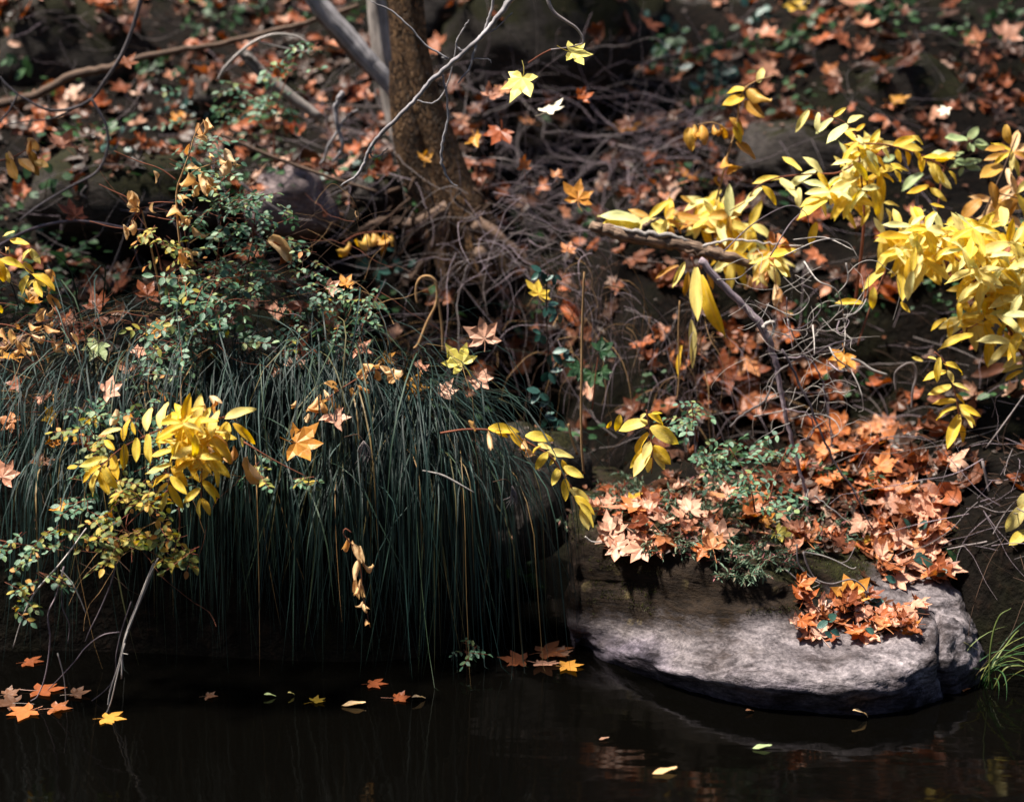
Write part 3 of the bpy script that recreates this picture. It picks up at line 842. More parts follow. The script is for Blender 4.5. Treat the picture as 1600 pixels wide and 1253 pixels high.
branch('dead_branch', 'long purple grey dead branch trailing from the log down onto the rock', 'branch',
       [([(1095, 405), (1130, 445), (1165, 480), (1192, 512), (1208, 552), (1218, 600), (1226, 640), (1236, 685), (1248, 730), (1258, 765), (1262, 800), (1258, 840)], 5.25, [6, 6, 5.5, 6.5, 5, 4, 3.6, 3.2, 3, 2.5, 2, 1.2], 'branch'),
        ([(1192, 512), (1205, 502), (1208, 515), (1200, 537)], 5.22, [4, 3, 2.5, 1.5], 'twig', 'twig_pale'),
        ([(1222, 545), (1250, 600), (1272, 650), (1300, 715), (1335, 770), (1362, 825)], 5.1, [2, 2, 1.8, 1.7, 1.5, 1], 'twig'),
        ([(1140, 668), (1165, 645), (1195, 625), (1215, 585), (1260, 550), (1300, 540)], 5.2, [2, 2, 1.8, 1.5, 1.5, 1.2], 'twig', 'twig_grey'),
        ([(1224, 560), (1262, 560), (1282, 590), (1292, 640), (1302, 690)], 5.2, [1.6, 1.5, 1.3, 1.2, 1], 'twig'),
        ([(1228, 640), (1262, 648), (1272, 675), (1250, 690)], 5.2, [1.4, 1.3, 1.2, 1], 'twig'),
        ([(1262, 765), (1255, 790), (1228, 810)], 5.0, [1.3, 1.2, .8], 'twig', 'twig_pale'),
        ([(1272, 775), (1300, 795), (1330, 820)], 5.0, [1.3, 1.2, .8], 'twig', 'twig_pale')], 'twig_purple', sides=7, wob=.002)
curls = [
 [(1255, 410), (1280, 440), (1308, 458), (1318, 500), (1316, 540), (1300, 556), (1280, 556)],
 [(1255, 440), (1278, 455), (1284, 480), (1262, 505), (1230, 520), (1205, 526)],
 [(1320, 410), (1326, 440), (1310, 462)], [(1318, 492), (1340, 488), (1355, 465), (1362, 430)],
 [(1312, 500), (1308, 515), (1318, 520), (1324, 505), (1316, 492)],
 [(1276, 518), (1295, 520), (1318, 515)], [(1295, 545), (1310, 560), (1330, 580), (1345, 610), (1350, 640), (1340, 645)],
 [(1296, 566), (1310, 580), (1322, 575)], [(1300, 612), (1320, 616), (1335, 608)], [(1230, 500), (1245, 535), (1260, 560), (1270, 590)],
 [(1225, 466), (1232, 500), (1240, 545)], [(1240, 655), (1280, 645), (1302, 660), (1310, 675), (1295, 690)],
 [(1255, 690), (1270, 670), (1292, 655)], [(1180, 652), (1215, 640), (1255, 632)], [(1240, 610), (1290, 615), (1295, 655), (1298, 700)],
 [(1200, 475), (1240, 492), (1262, 470), (1255, 450)], [(1120, 435), (1150, 432), (1172, 418), (1185, 410)],
 [(1270, 510), (1275, 540), (1272, 555)], [(1340, 530), (1300, 545), (1265, 560)],
 [(1130, 395), (1180, 350), (1230, 322), (1260, 335), (1265, 360)], [(1200, 400), (1230, 350), (1255, 330)], [(1230, 400), (1280, 375), (1320, 380), (1340, 402)],
 [(1240, 375), (1290, 368), (1335, 390)]]
root = thing('root_tangle', 'tangle of pale wiry roots looping below the yellow leaves at right', 'roots', P(1250, 520, 5.15))
for c in curls:
    b = MB()
    taper_tube(b, [(x + Gs(2), y + Gs(2), 5.15 + Gs(.06)) for x, y in c], 5.15, [U(1.0, 1.5), U(.8, 1.2), .4], 6, 5)
    part('root', b.mesh('root', M['twig_pale' if rnd() < .7 else 'twig_purple']), root)
branch('dead_stick', 'bleached crooked stick end right of the wiry root tangle', 'stick', [([(1330, 560), (1345, 566), (1362, 578), (1386, 586)], 5.3, [2.2, 2.6, 3, 2.2], 'stick')], 'twig_pale', sides=6)
branch('dead_stick', 'grey forked stick standing by the shaded bank at right', 'stick', [([(1400, 612), (1398, 585), (1410, 572), (1425, 568), (1432, 585), (1426, 610), (1424, 640)], 5.4, [1.5, 1.6, 2, 2.6, 2.4, 2, 1.5], 'stick')], 'twig_grey', sides=6)
branch('bare_branch', 'long bare pale grey branch reaching down from the top across the trunk', 'branch',
       [([(815, -30), (797, 2), (775, 30), (752, 58), (725, 82), (700, 104), (672, 128), (650, 155), (622, 183), (595, 210), (578, 232), (568, 258), (556, 276), (532, 290)], 5.2, [4.6, 4.4, 4.2, 4, 4, 3.8, 3.6, 3.3, 3.2, 3.2, 3, 2.6, 2.2, 1.2], 'branch'),
        ([(775, -20), (768, 15), (758, 45), (754, 58)], 5.22, [2, 2.2, 2.2, 2], 'twig'),
        ([(745, 62), (735, 105), (715, 130)], 5.2, [2.4, 1.8, 1], 'twig'), ([(725, 82), (712, 70), (724, 45), (733, 32)], 5.2, [1.8, 1.5, 1.4, 1], 'twig'),
        ([(700, 92), (665, 70), (640, 42), (612, 18), (580, 2)], 5.18, [1.6, 1.6, 1.5, 1.4, .9], 'twig'), ([(700, 92), (690, 90), (700, 94)], 5.2, [1, 1, 1], 'twig'),
        ([(690, 108), (698, 150), (700, 185), (692, 220), (690, 255), (702, 282), (715, 292)], 5.2, [1.5, 1.6, 1.9, 2.2, 2.2, 1.6, 1], 'twig'),
        ([(578, 232), (582, 246), (595, 242), (607, 232)], 5.2, [1.6, 1.3, 1.1, .7], 'twig'),
        ([(752, 58), (775, 45), (800, 20)], 5.2, [1.4, 1.2, .7], 'twig'), ([(735, 95), (760, 92), (768, 98)], 5.2, [1.2, 1, .7], 'twig'), ([(650, 158), (680, 160), (700, 130), (715, 60)], 5.3, [1.4, 1.3, 1.2, .9], 'twig'),
        ([(745, 62), (770, 35), (790, 5), (800, -20)], 5.26, [2.2, 2.2, 2, 2], 'twig')], 'dead_wood', sides=7, wob=.0012)
b_ = branch('leafy_branch', 'thin grey branch at top edge holding two lemon yellow maple leaves', 'branch',
       [([(850, -30), (856, 0), (866, 20), (885, 34), (900, 44), (910, 58), (912, 68)], 5.1, [3, 3, 2.8, 2.6, 2.2, 1.8, 1.4], 'branch'),
        ([(861, 78), (845, 86), (825, 99)], 5.1, [1.6, 1.3, 1.2], 'leaf_stalk', 'twig_red'),
        ([(912, 68), (890, 74), (861, 78)], 5.12, [1.2, 1, 1.2], 'twig')], 'twig_grey', sides=6)

# ---- tangle of drift twigs right of the trunk, and the darker wads of roots
def wander(p, d, n, step, bend, grav=0.0):
    pts = [Vector(p)]
    d = Vector(d).normalized()
    ax = Vector((Gs(1), Gs(1), Gs(1))).normalized()
    for _ in range(n):
        d = (d + ax.cross(d) * bend * U(.3, 1.2) + Vector((Gs(.22), Gs(.22), Gs(.22) - grav))).normalized()
        pts.append(pts[-1] + d * step)
    return pts
def tangle(name, label, cat, boxes, mats, n, kind='stuff', rad=(.0012, .0032), stp=(.03, .08)):
    for mt, share in mats:
        b = MB()
        for _ in range(int(n * share)):
            x0, y0, x1, y1, Y, th, gr = random.choices(boxes, [q[7] for q in boxes])[0][:7]
            px, py = U(x0, x1), U(y0, y1)
            h = hit(px, py)
            base = h[0] + Vector((0, -U(0, th), U(0, th * .7))) if (h and Y is None) else P(px, py, Y + Gs(th * .5))
            pts = wander(base, (Gs(1), Gs(.5), Gs(.45)), random.randint(4, 9), U(*stp) * 1.15, U(0, .24), gr)
            r = U(*rad)
            b.tube(catmull(pts, 2), lerp_list([r, r * .4], (len(pts) - 1) * 2 + 1), 4, False)
        o = tag(link(name, b.mesh(name, M[mt])), label, cat, None, kind)
tangle('drift_twigs', 'heap of purple grey drift twigs right of the leaning trunk', 'twigs',
       [(730, 140, 1090, 300, None, .28, .0, 6), (760, 250, 1010, 380, None, .25, .05, 4), (700, 300, 900, 430, 6.1, .15, .15, 2), (470, 180, 640, 300, None, .15, .02, 2), (1000, 200, 1130, 300, None, .15, 0, 1)],
       [('twig_purple', .7), ('twig_grey', .3)], 600, rad=(.0007, .0024))
tangle('hanging_rootlets', 'matted brown rootlets hanging from the undercut bank', 'roots',
       [(850, 380, 980, 560, 5.75, .1, .5, 3), (1050, 440, 1120, 640, 5.6, .08, .6, 2), (640, 380, 860, 520, 6.0, .2, .3, .8), (630, 520, 800, 580, None, .1, .1, 2), (1000, 520, 1240, 660, None, .15, .15, 2)],
       [('twig_dark', .5), ('twig_straw', .15), ('twig_purple', .35)], 380, rad=(.0008, .002), stp=(.025, .06))
tangle('ground_twigs', 'loose dead twigs strewn through the leaf litter', 'twigs',
       [(0, 20, 620, 480, None, .08, 0, 5), (1050, 20, 1600, 400, None, .08, 0, 3), (950, 500, 1600, 720, None, .1, 0.05, 3), (1500, 690, 1600, 900, None, .12, .1, 1), (300, 540, 800, 640, None, .06, 0, 1)],
       [('twig_dark', .4), ('twig_grey', .3), ('twig_purple', .3)], 800, rad=(.0006, .0022))
b = MB()
for _ in range(46):
    p = P(U(1170, 1340), U(400, 690), 5.15 + Gs(.1))
    pts = wander(p, (Gs(1), Gs(.4), Gs(1)), random.randint(6, 12), U(.02, .04), U(.2, .7), .05)
    b.tube(catmull(pts, 3), lerp_list([U(.0009, .0016), .0005], (len(pts) - 1) * 3 + 1), 4, False)
tag(link('fine_roots', b.mesh('fine_roots', M['twig_pale'])), 'fine pale roots matted in the root tangle', 'roots', None, 'stuff')
tangle('dead_stems', 'thicket of thin dead stems among the shrubs at left', 'stems',
       [(0, 470, 330, 700, 4.95, .15, .12, 5), (230, 330, 620, 600, 5.15, .15, .08, 3), (100, 700, 330, 880, 4.55, .06, .1, 1)],
       [('twig_dark', .5), ('twig_straw', .2), ('twig_red', .3)], 300, rad=(.0007, .0015), stp=(.025, .06))
# singled-out twigs of the heap
zones = [(740, 150, 1000, 330)] * 3 + [(560, 220, 700, 320)]
for k in range(34):
    z = random.choice(zones)
    h = hit(U(z[0], z[2]), U(z[1], z[3]))
    if not h: continue
    p = h[0] + Vector((0, -U(.05, .25), U(.05, .2)))
    pts = wander(p, (Gs(1), -.2 + Gs(.4), Gs(.6)), 7, U(.05, .1), U(.05, .4))
    mk = random.choice(['twig_purple', 'twig_grey', 'twig_grey']); b = MB(); r = U(.0028, .0042); b.tube(catmull(pts, 3), lerp_list([r, r * .4], 22), 5)
    tag(link('drift_twig', b.mesh('drift_twig', M[mk])), '%s %s drift twig %s' % (random.choice(['short', 'long', 'crooked', 'hooked', 'wavy']), mk.replace('twig_', '').replace('purple', 'purple grey').replace('grey', 'pale grey', 1) if mk == 'twig_grey' else 'purple brown', 'by the trunk foot' if p.x < -.25 else ('at the right end of the heap' if p.x > .3 else ('on the top of the heap' if p.z > 1.75 else 'low in the heap'))), 'twig', 'stout twigs on the heap by the trunk')

# ---- straw stalks
branch('dry_stalk', 'tall straight straw stalk standing in front of the undercut bank', 'stalk', [([(913, 425), (910, 500), (909, 580), (908, 640), (909, 700), (912, 740)], 5.1, [1.8, 2, 2.2, 2, 2, 2], 'stalk')], 'twig_straw', sides=6)
branch('dry_stalk', 'short leaning straw stalk left of the lower yellow sprig', 'stalk', [([(888, 662), (893, 685), (902, 710)], 5.1, [1.8, 2, 2], 'stalk')], 'twig_straw', sides=6)
branch('dry_stalk', 'straw stalk bent into a hoop in the dark hollow', 'stalk',
       [([(652, 474), (650, 460), (651, 445), (658, 434), (670, 432), (680, 440), (683, 458), (680, 478), (668, 502), (655, 535), (647, 545)], 5.55, [1.6, 1.8, 2, 2.4, 2.6, 2.4, 2, 2, 2.2, 2.4, 2], 'stalk'),
        ([(683, 462), (688, 490), (691, 515), (692, 552)], 5.55, [1.8, 2, 2.2, 2], 'stalk', 'twig_straw')], 'twig_straw', sides=6)
branch('dry_stalk', 'brown stalk hanging beside the long yellow leaves under the log', 'stalk', [([(1062, 470), (1060, 520), (1061, 580), (1058, 625)], 5.5, [1.2, 1.3, 1.2, 1], 'stalk')], 'twig_straw', sides=5)
branch('dry_stalk', 'bunch of white straw stalks slanting into the water at left', 'stalk',
       [([(245, 876), (228, 918), (208, 965), (193, 1010), (190, 1060)], 4.42, [1.6, 1.8, 1.8, 1.6, 1.2], 'stalk'),
        ([(240, 880), (220, 930), (197, 990), (185, 1040), (172, 1080), (168, 1110), (165, 1140)], 4.44, [1.6, 1.8, 1.7, 1.5, 1.3, 1.2, .8], 'stalk'),
        ([(247, 872), (232, 905), (215, 948), (200, 985)], 4.40, [1.5, 1.6, 1.6, 1], 'stalk'),
        ([(195, 1005), (182, 1060), (172, 1100), (160, 1120), (120, 1150)], 4.38, [1.2, 1.2, 1.1, 1, .8], 'stalk'),
        ([(190, 1020), (200, 1022)], 4.4, [1, .7], 'stalk')], 'twig_pale', sides=6)
branch('rose_cane', 'thin grey rose canes trailing to the water under the leaflets', 'stem',
       [([(135, 825), (110, 860), (90, 885), (55, 925), (35, 965), (20, 1012)], 4.42, [1.2, 1.4, 1.5, 1.5, 1.3, .8], 'stem', 'twig_pale'),
        ([(100, 885), (88, 930), (75, 960), (78, 1000), (72, 1050), (60, 1085), (48, 1095)], 4.45, [1.6, 1.5, 1.4, 1.3, 1.2, 1, .8], 'stem'),
        ([(95, 890), (112, 910), (125, 935), (134, 958)], 4.42, [1.4, 1.2, 1, .8], 'stem', 'twig_pale'),
        ([(98, 895), (97, 945), (108, 975), (106, 1005)], 4.45, [1.3, 1.1, 1, .7], 'stem'),
        ([(182, 880), (172, 915), (155, 955), (140, 985), (133, 1002)], 4.45, [1.3, 1.2, 1.1, 1, .7], 'stem'),
        ([(205, 940), (190, 985), (182, 1020), (172, 1070), (100, 1125)], 4.47, [1.2, 1.2, 1.2, 1.1, .8], 'stem'),
        ([(187, 987), (160, 992), (135, 1010), (115, 1035), (75, 1078)], 4.46, [1, 1, 1, 1, .7], 'stem'),
        ([(90, 1020), (100, 1060), (103, 1100)], 4.45, [1.1, 1, .8], 'stem', 'twig_pale')], 'twig_purple', sides=5)
branch('trailing_root', 'looping grey roots trailing across the top of the rock', 'roots',
       [([(1255, 862), (1262, 885), (1275, 905), (1300, 912), (1330, 905), (1350, 918), (1354, 935)], 4.72, [1.8, 1.8, 1.7, 1.6, 1.5, 1.3, 1], 'root'),
        ([(1255, 862), (1285, 868), (1310, 878), (1330, 888), (1338, 886)], 4.8, [1.6, 1.5, 1.4, 1.2, .8], 'root', 'twig_pale'),
        ([(1245, 850), (1248, 882), (1270, 905), (1281, 912), (1265, 920)], 4.75, [1.4, 1.3, 1.2, 1, .8], 'root', 'twig_pale'),
        ([(1228, 890), (1245, 905), (1252, 914)], 4.75, [1.2, 1.1, .9], 'root', 'twig_pale'),
        ([(1336, 855), (1325, 875), (1310, 880)], 4.85, [1.1, 1, .8], 'root')], 'twig_grey', sides=5)
branch('dry_twig', 'pale thin twig lying over the moss left of the rock leaves', 'twig', [([(914, 838), (925, 846), (940, 846)], 4.8, [1.3, 1.3, .8], 'twig')], 'twig_pale', sides=5)
branch('bare_branch', 'thin forked bare twig entering at the right edge beside the rock', 'branch',
       [([(1600, 818), (1575, 830), (1545, 845), (1510, 852), (1480, 858)], 4.95, [2, 1.8, 1.6, 1.3, .8], 'branch'), ([(1600, 790), (1598, 815), (1575, 835), (1545, 868)], 4.95, [1.6, 1.5, 1.3, .8], 'twig'), ([(1535, 720), (1550, 790), (1560, 840)], 5.1, [2.2, 2, 1.5], 'twig'),
        ([(1600, 618), (1570, 660), (1540, 700)], 5.2, [1.5, 1.4, 1], 'twig'), ([(1530, 790), (1560, 800), (1600, 795)], 5.0, [1, 1, .8], 'twig')], 'twig_grey', sides=5)
branch('red_stem', 'slender red stem with a fork among withered leaves at upper left', 'stem',
       [([(255, 480), (243, 420), (232, 370), (222, 330)], 5.05, [2, 1.8, 1.6, 1.2], 'stem', 'twig_straw'),
        ([(222, 330), (200, 310), (175, 298), (155, 288)], 5.05, [1.2, 1.1, .9, .6], 'twig'), ([(276, 282), (250, 264), (215, 252), (178, 236)], 5.05, [1.2, 1.1, .9, .6], 'twig'), ([(222, 330), (210, 345), (205, 358)], 5.05, [1.1, .9, .7], 'twig'), ([(140, 346), (180, 356), (235, 361)], 5.05, [1, 1, .8], 'twig'), ([(230, 337), (260, 343), (275, 344)], 5.05, [1, .9, .7], 'twig'), ([(232, 318), (250, 316), (272, 317)], 5.05, [.9, .9, .7], 'twig')], 'twig_red', sides=5)

# ------------------------------------------------------------------ hanging sedge
b = MB()
def sedge_blade(root, az, e0, L, w, n=8, limp=1.0):
    drift = Gs(.10)
    p = Vector(root); e = e0
    st = L / n
    hv = Vector((math.cos(az), math.sin(az), 0)); sd = Vector((-math.sin(az), math.cos(az), 0))
    V, F, uv = [], [], []
    for i in range(n + 1):
        t = i / n
        ww = w * (1 - t * .25) * (1 if t < .7 else max(.08, (1 - t) / .3)) * .5
        nrm = -hv * math.sin(e) + Vector((0, 0, math.cos(e)))
        V += [p - sd * ww + nrm * ww * .5, p + sd * ww + nrm * ww * .5]
        uv += [(0, t), (1, t)]
        p = p + (hv * math.cos(e) + Vector((0, 0, math.sin(e)))) * st
        if p.z < .004: p.z = .004
        e = max(-1.5 + abs(drift) * 1.2, e - limp * (2.6 / n) * (1.25 - .5 * t))
        hv2 = hv + sd * (Gs(.05) + drift); hv = hv2.normalized()
    for i in range(n):
        F.append((2 * i, 2 * i + 1, 2 * i + 3, 2 * i + 2))
    return V, F, uv
tus = []
for px, py, Y, w, n in [(-60, 605, 5.1, .20, 80), (60, 605, 5.1, .2, 100), (180, 600, 5.1, .2, 230), (290, 580, 5.1, .2, 560), (400, 580, 5.1, .2, 600), (500, 590, 5.1, .19, 620), (590, 615, 5.08, .17, 600), (650, 655, 5.05, .13, 420), (715, 690, 5.05, .1, 200), (760, 720, 5.1, .08, 160), (330, 490, 5.3, .2, 40), (120, 490, 5.3, .2, 40), (520, 530, 5.25, .18, 60), (200, 705, 4.92, .25, 190), (420, 700, 4.92, .25, 480), (560, 720, 4.93, .2, 420), (20, 710, 4.92, .25, 130)]:
    c = P(px, py, Y)
    xr = sm(430, 660, px)
    cl = [(Gs(w * .6), Gs(.35), U(.8, 1.2), Gs(.18)) for _ in range(9)]
    for _ in range(int(n * .52)):
        ck = random.choice(cl)
        r = Vector((c.x + ck[0] + Gs(w * .16), c.y + Gs(.07), c.z + Gs(.04)))
        az = -math.pi / 2 + xr * U(.1, 1.0) + ck[1] + Gs(.22)
        if rnd() < .13: az = U(-math.pi, 0.3)
        L = U(.4, 1.0) * ck[2]
        if Y < 4.95: L = U(.25, .75) * ck[2]
        b.add(*sedge_blade(r, az, U(-.3, .7) if rnd() < .8 else U(.5, 1.3), L, U(.0022, .0056), 9, U(1.0, 1.7)), True)
for _ in range(120):     # upright stragglers behind the crest
    px = U(0, 560); c = P(px, U(430, 560), U(5.1, 5.5))
    b.add(*sedge_blade(c - Vector((0, 0, .12)), U(-math.pi, 0), U(.8, 1.5), U(.35, .7), .0055, 8, U(.5, 1.0)), True)
tag(link('sedge', b.mesh('sedge', M['sedge'])), 'dark blue green sedge blades hanging over the bank to the water', 'sedge', None, 'stuff')
for px, py, Y, pth in [(0, 0, 4.55, [(660, 735), (690, 742), (715, 755), (742, 770)])]:
    branch('dead_grass', 'single cream coloured dead blade lying across the dark sedge', 'blade', [(pth, Y, [1, 2, 2, .6], 'grass_blade')], 'twig_pale', sides=5)
# faint dead seed heads
for px, py in [(568, 705), (800, 775)]:
    h = thing('seed_head', 'wispy grey dry seed head %s' % ('hanging on the sedge' if px < 700 else 'in the dark gap right of the sedge'), 'seed head', P(px, py - 15, 4.6))
    b = MB()
    for _ in range(16):
        taper_tube(b, [(px, py - 16), (px + Gs(6), py), (px + Gs(9), py + U(5, 22))], 4.6, [.9, .8, .4], 3, 4)
    part('bristle', b.mesh('bristle', M['twig_grey']), h)
    b = MB(); taper_tube(b, [(px - 30, py - 22), (px - 10, py - 26), (px, py - 16)], 4.62, [.8, .9, 1], 4, 4)
    part('stalk', b.mesh('stalk', M['twig_dark']), h)
# grass tuft beside the rock
gt = thing('grass_tuft', 'green grass tuft growing at the right end of the rock', 'grass tuft', PW(1540, 1075))
for k in range(22):
    a = U(-math.pi, 0.4)
    bb = MB(); bb.add(*sedge_blade(gt.location + Vector((Gs(.03), Gs(.02) + .03, 0)), a if k > 8 else U(-.6, .6), U(1.0, 1.55), U(.16, .42), U(.004, .007), 9, U(.35, .95)), True)
    part('blade', bb.mesh('blade', M['grass']), gt)
for pth in [[(1545, 1075), (1548, 1010), (1560, 965), (1580, 950)], [(1552, 1075), (1570, 1045), (1590, 1040), (1605, 1042)]]:
    bb = MB(); taper_tube(bb, pth, 4.5, [1.4, 1.8, 1.4, .5], 5, 4); part('blade', bb.mesh('blade', M['grass']), gt)
# ------------------------------------------------------------------ leafy sprigs: every oval leaf a part of its sprig
def S_(ox, oy, s=.3375): return lambda q: (ox + q[0] * s, oy + q[1] * s)
def oleaf(root, bpx, tpx, Y, mat, dry=False, wx=1.0, name='leaf', hint=None, tdy=None):
    dpy = tpx[1] - bpx[1]
    base = P(bpx[0], bpx[1], Y)
    L = math.hypot(tpx[0] - bpx[0], dpy)
    if tdy is None: tdy = -(.35 * max(0, dpy) - .25 * max(0, -dpy)) / FPX * Y + Gs(L * .18) / FPX * Y
    tip = P(tpx[0], tpx[1], Y + tdy)
    if hint is None: hint = (Gs(.3) - .12, -.72 + Gs(.2), .7)
    pool = OV_DRY if dry else OV_FRESH
    return part(name, oval_mesh(random.randrange(len(pool)), mat, dry), root, frame(base, tip, hint, None, wx))
def stems(root, lst, Y, mat='twig_red', name='stem'):
    for pts, r in lst:
        b = MB(); taper_tube(b, pts, Y, r, 5, 5); part(name, b.mesh(name, M[mat]), root)
def spray(root, pts, Y, n, L, mat, dry=False, spread=58, grav=.25, stem='twig_red', r=1.4, mats=None, end=True, Yj=.04):
    stems(root, [(pts, [r, r * .8, r * .5])], Y, stem)
    c = [Vector((p[0], p[1], 0)) for p in pts]
    c = catmull(c, 12)
    for i in range(n + (1 if end else 0)):
        t = (i + .6) / (n + .4)
        k = min(len(c) - 2, int(t * (len(c) - 1)))
        p = c[k]; d = (c[k + 1] - c[max(0, k - 1)]).normalized()
        a0 = math.atan2(d.y, d.x)
        for sgn in ((-1, 1) if i < n else (0,)):
            if sgn and rnd() < .08: continue
            a = a0 + sgn * math.radians(spread + Gs(14)) + Gs(.12)
            v = Vector((math.cos(a), math.sin(a) + grav)).normalized()
            l = L * U(.75, 1.15)
            q = c[-1] if not sgn else p
            m = random.choice(mats) if mats else mat
            oleaf(root, (q.x + v.x * 3, q.y + v.y * 3), (q.x + v.x * l, q.y + v.y * l * U(.6, 1)), Y + Gs(Yj), m, dry)
def whorls(root, blobs, mats, L=48, dry=False, Yj=.08, grav=.3):
    for cx, cy, rx, ry, n, Y in blobs:
        for _ in range(n):
            a, q = U(0, 6.283), math.sqrt(rnd())
            x, y = cx + rx * q * math.cos(a), cy + ry * q * math.sin(a)
            yy = Y + Gs(Yj)
            k = random.randint(2, 5); a0 = U(0, 6.283)
            for j in range(k):
                aa = a0 + j * 6.283 / k + Gs(.35)
                v = Vector((math.cos(aa), math.sin(aa) * .8 + grav)); v.normalize()
                l = L * U(.65, 1.15)
                oleaf(root, (x, y), (x + v.x * l, y + v.y * l), yy + Gs(.03), random.choice(mats), dry, U(.72, .95))
def tan_leaves(root, lst, Y, mat='tan', ex=1.12, w=.82):
    for b_, t_ in lst:
        t_ = (b_[0] + (t_[0] - b_[0]) * ex, b_[1] + (t_[1] - b_[1]) * ex); sg = -1 if rnd() < .6 else 1; oleaf(root, b_, t_, Y + Gs(.02), mat, True, U(.85, 1.25) * w, hint=(Gs(.4) * sg, -.7 * sg, sg * (.6 + Gs(.25))))

# 1 left front bunch
D = S_(0, 410)
y1 = thing('yellow_sprig', 'bright yellow leaf bunch hanging over the sedge at left', 'leaf sprig', P(345, 655, 4.5))
stems(y1, [([(352, 652), (330, 655), (300, 662), (262, 668), (225, 682), (190, 700), (165, 722), (148, 738)], [1.7, 1.6, 1.4, 1.1, .7]),
           ([(300, 662), (285, 685), (270, 715), (265, 735), (262, 770)], [1.5, 1.3, 1, .7]), ([(320, 660), (318, 700), (315, 745), (314, 785)], [1.4, 1.2, 1, .7]), ([(352, 652), (365, 655), (375, 662)], [1.3, 1, .7])], 4.42)
for bq, tq in [((680, 780), (675, 645)), ((740, 768), (738, 618)), ((825, 830), (800, 680)), ((570, 828), (566, 715)), ((685, 795), (690, 938)), ((737, 780), (733, 870)), ((632, 812), (634, 928)),
               ((576, 840), (575, 965)), ((522, 885), (542, 1010)), ((498, 905), (372, 952)), ((465, 940), (360, 1012)), ((455, 962), (388, 1068)), ((460, 970), (505, 1078)), ((478, 940), (527, 1060)),
               ((530, 868), (468, 808)), ((805, 862), (698, 908)), ((795, 932), (677, 988)), ((785, 985), (670, 1015)), ((795, 950), (872, 1020)), ((790, 990), (872, 1078)), ((776, 1020), (728, 1072)),
               ((782, 1030), (850, 1148)), ((775, 1065), (735, 1163)), ((1040, 722), (1174, 645)), ((1080, 745), (1192, 840)), ((1055, 740), (1048, 835)), ((1050, 738), (995, 800)),
               ((940, 1030), (1030, 1098)), ((935, 1008), (1022, 1085)), ((930, 1092), (890, 1185)), ((936, 1092), (976, 1170)), ((875, 730), (965, 790)), ((890, 818), (902, 932)), ((895, 770), (1005, 832)),
               ((980, 900), (1066, 998)), ((985, 920), (930, 1025)), ((925, 1045), (850, 1120)), ((870, 750), (930, 850)), ((850, 850), (830, 960)), ((905, 860), (985, 915)), ((840, 880), (905, 975)), ((880, 940), (925, 1020)),
               ((560, 770), (460, 800)), ((820, 860), (925, 880)), ((960, 800), (1045, 895)), ((870, 900), (960, 980)), ((1115, 810), (1128, 855)), ((610, 740), (630, 800)), ((900, 990), (870, 1000))]:
    oleaf(y1, D(bq), D(tq), 4.42 + Gs(.03), 'yellow', wx=U(.78, .98))
whorls(y1, [(303, 690, 30, 38, 24, 4.47)], ['yellow'], 46)
tan_leaves(y1, [(D(a), D(b)) for a, b in [((880, 690), (970, 680)), ((870, 700), (900, 760)), ((1010, 650), (960, 690)), ((970, 620), (1035, 660)), ((1000, 700), (960, 780)), ((540, 680), (530, 760)), ((600, 740), (560, 690)), ((1080, 850), (1090, 950)), ((930, 780), (1020, 870)), ((1140, 900), (1180, 1050)), ((960, 860), (1030, 930))]], 4.53)
# 2 arching middle sprig
E = S_(530, 410)
y2 = thing('yellow_sprig', 'arching yellow sprig drooping over the dark gap beside the rock', 'leaf sprig', P(690, 677, 4.62))
stems(y2, [([(688, 677), (705, 674), (730, 671), (765, 672), (800, 680), (835, 697), (862, 715), (880, 742), (895, 765), (905, 792), (915, 822)], [1.9, 2, 1.9, 1.7, 1.5, 1.3, 1.1, .8])], 4.62)
for bq, tq in [((690, 768), (838, 772)), ((720, 780), (790, 808)), ((862, 802), (998, 800)), ((935, 850), (878, 870)), ((960, 880), (1094, 888)), ((965, 880), (905, 955)), ((1018, 950), (983, 1038)), ((1040, 945), (1133, 998)),
               ((1045, 1000), (1046, 1105)), ((1068, 1045), (1172, 1112)), ((1088, 1080), (1188, 1162)), ((1110, 1110), (1192, 1208)), ((1118, 1140), (1155, 1240)), ((790, 790), (872, 868)), ((920, 840), (985, 870)), ((1000, 900), (975, 940)), ((1030, 915), (1065, 985))]:
    oleaf(y2, E(bq), E(tq), 4.62 + Gs(.015), 'yellow', wx=U(.95, 1.15))
tan_leaves(y2, [(E(a), E(b)) for a, b in [((632, 765), (588, 735)), ((625, 760), (628, 790)), ((690, 780), (705, 885)), ((860, 815), (872, 912)), ((1045, 960), (1060, 1000))]], 4.61)
# 3 sprig above the rock
y3 = thing('yellow_sprig', 'short fan of yellow leaves hanging just above the mossy rock', 'leaf sprig', P(1012, 640, 4.85))
stems(y3, [([(1010, 640), (1013, 660), (1018, 690), (1020, 715), (1018, 740)], [1.5, 1.3, 1, .7])], 4.85)
for bq, tq in [((1430, 740), (1272, 752)), ((1428, 705), (1548, 738)), ((1440, 762), (1588, 832)), ((1432, 790), (1328, 892)), ((1440, 850), (1342, 945)), ((1440, 870), (1355, 975)), ((1455, 850), (1538, 935)), ((1452, 880), (1532, 965)),
               ((1446, 905), (1420, 978)), ((1440, 830), (1400, 920)), ((1420, 700), (1380, 725)), ((1445, 700), (1500, 690)), ((1300, 705), (1285, 790)), ((1260, 735), (1235, 780)), ((1450, 760), (1530, 775))]:
    oleaf(y3, E(bq), E(tq), 4.85 + Gs(.02), 'yellow', wx=U(1.05, 1.3))
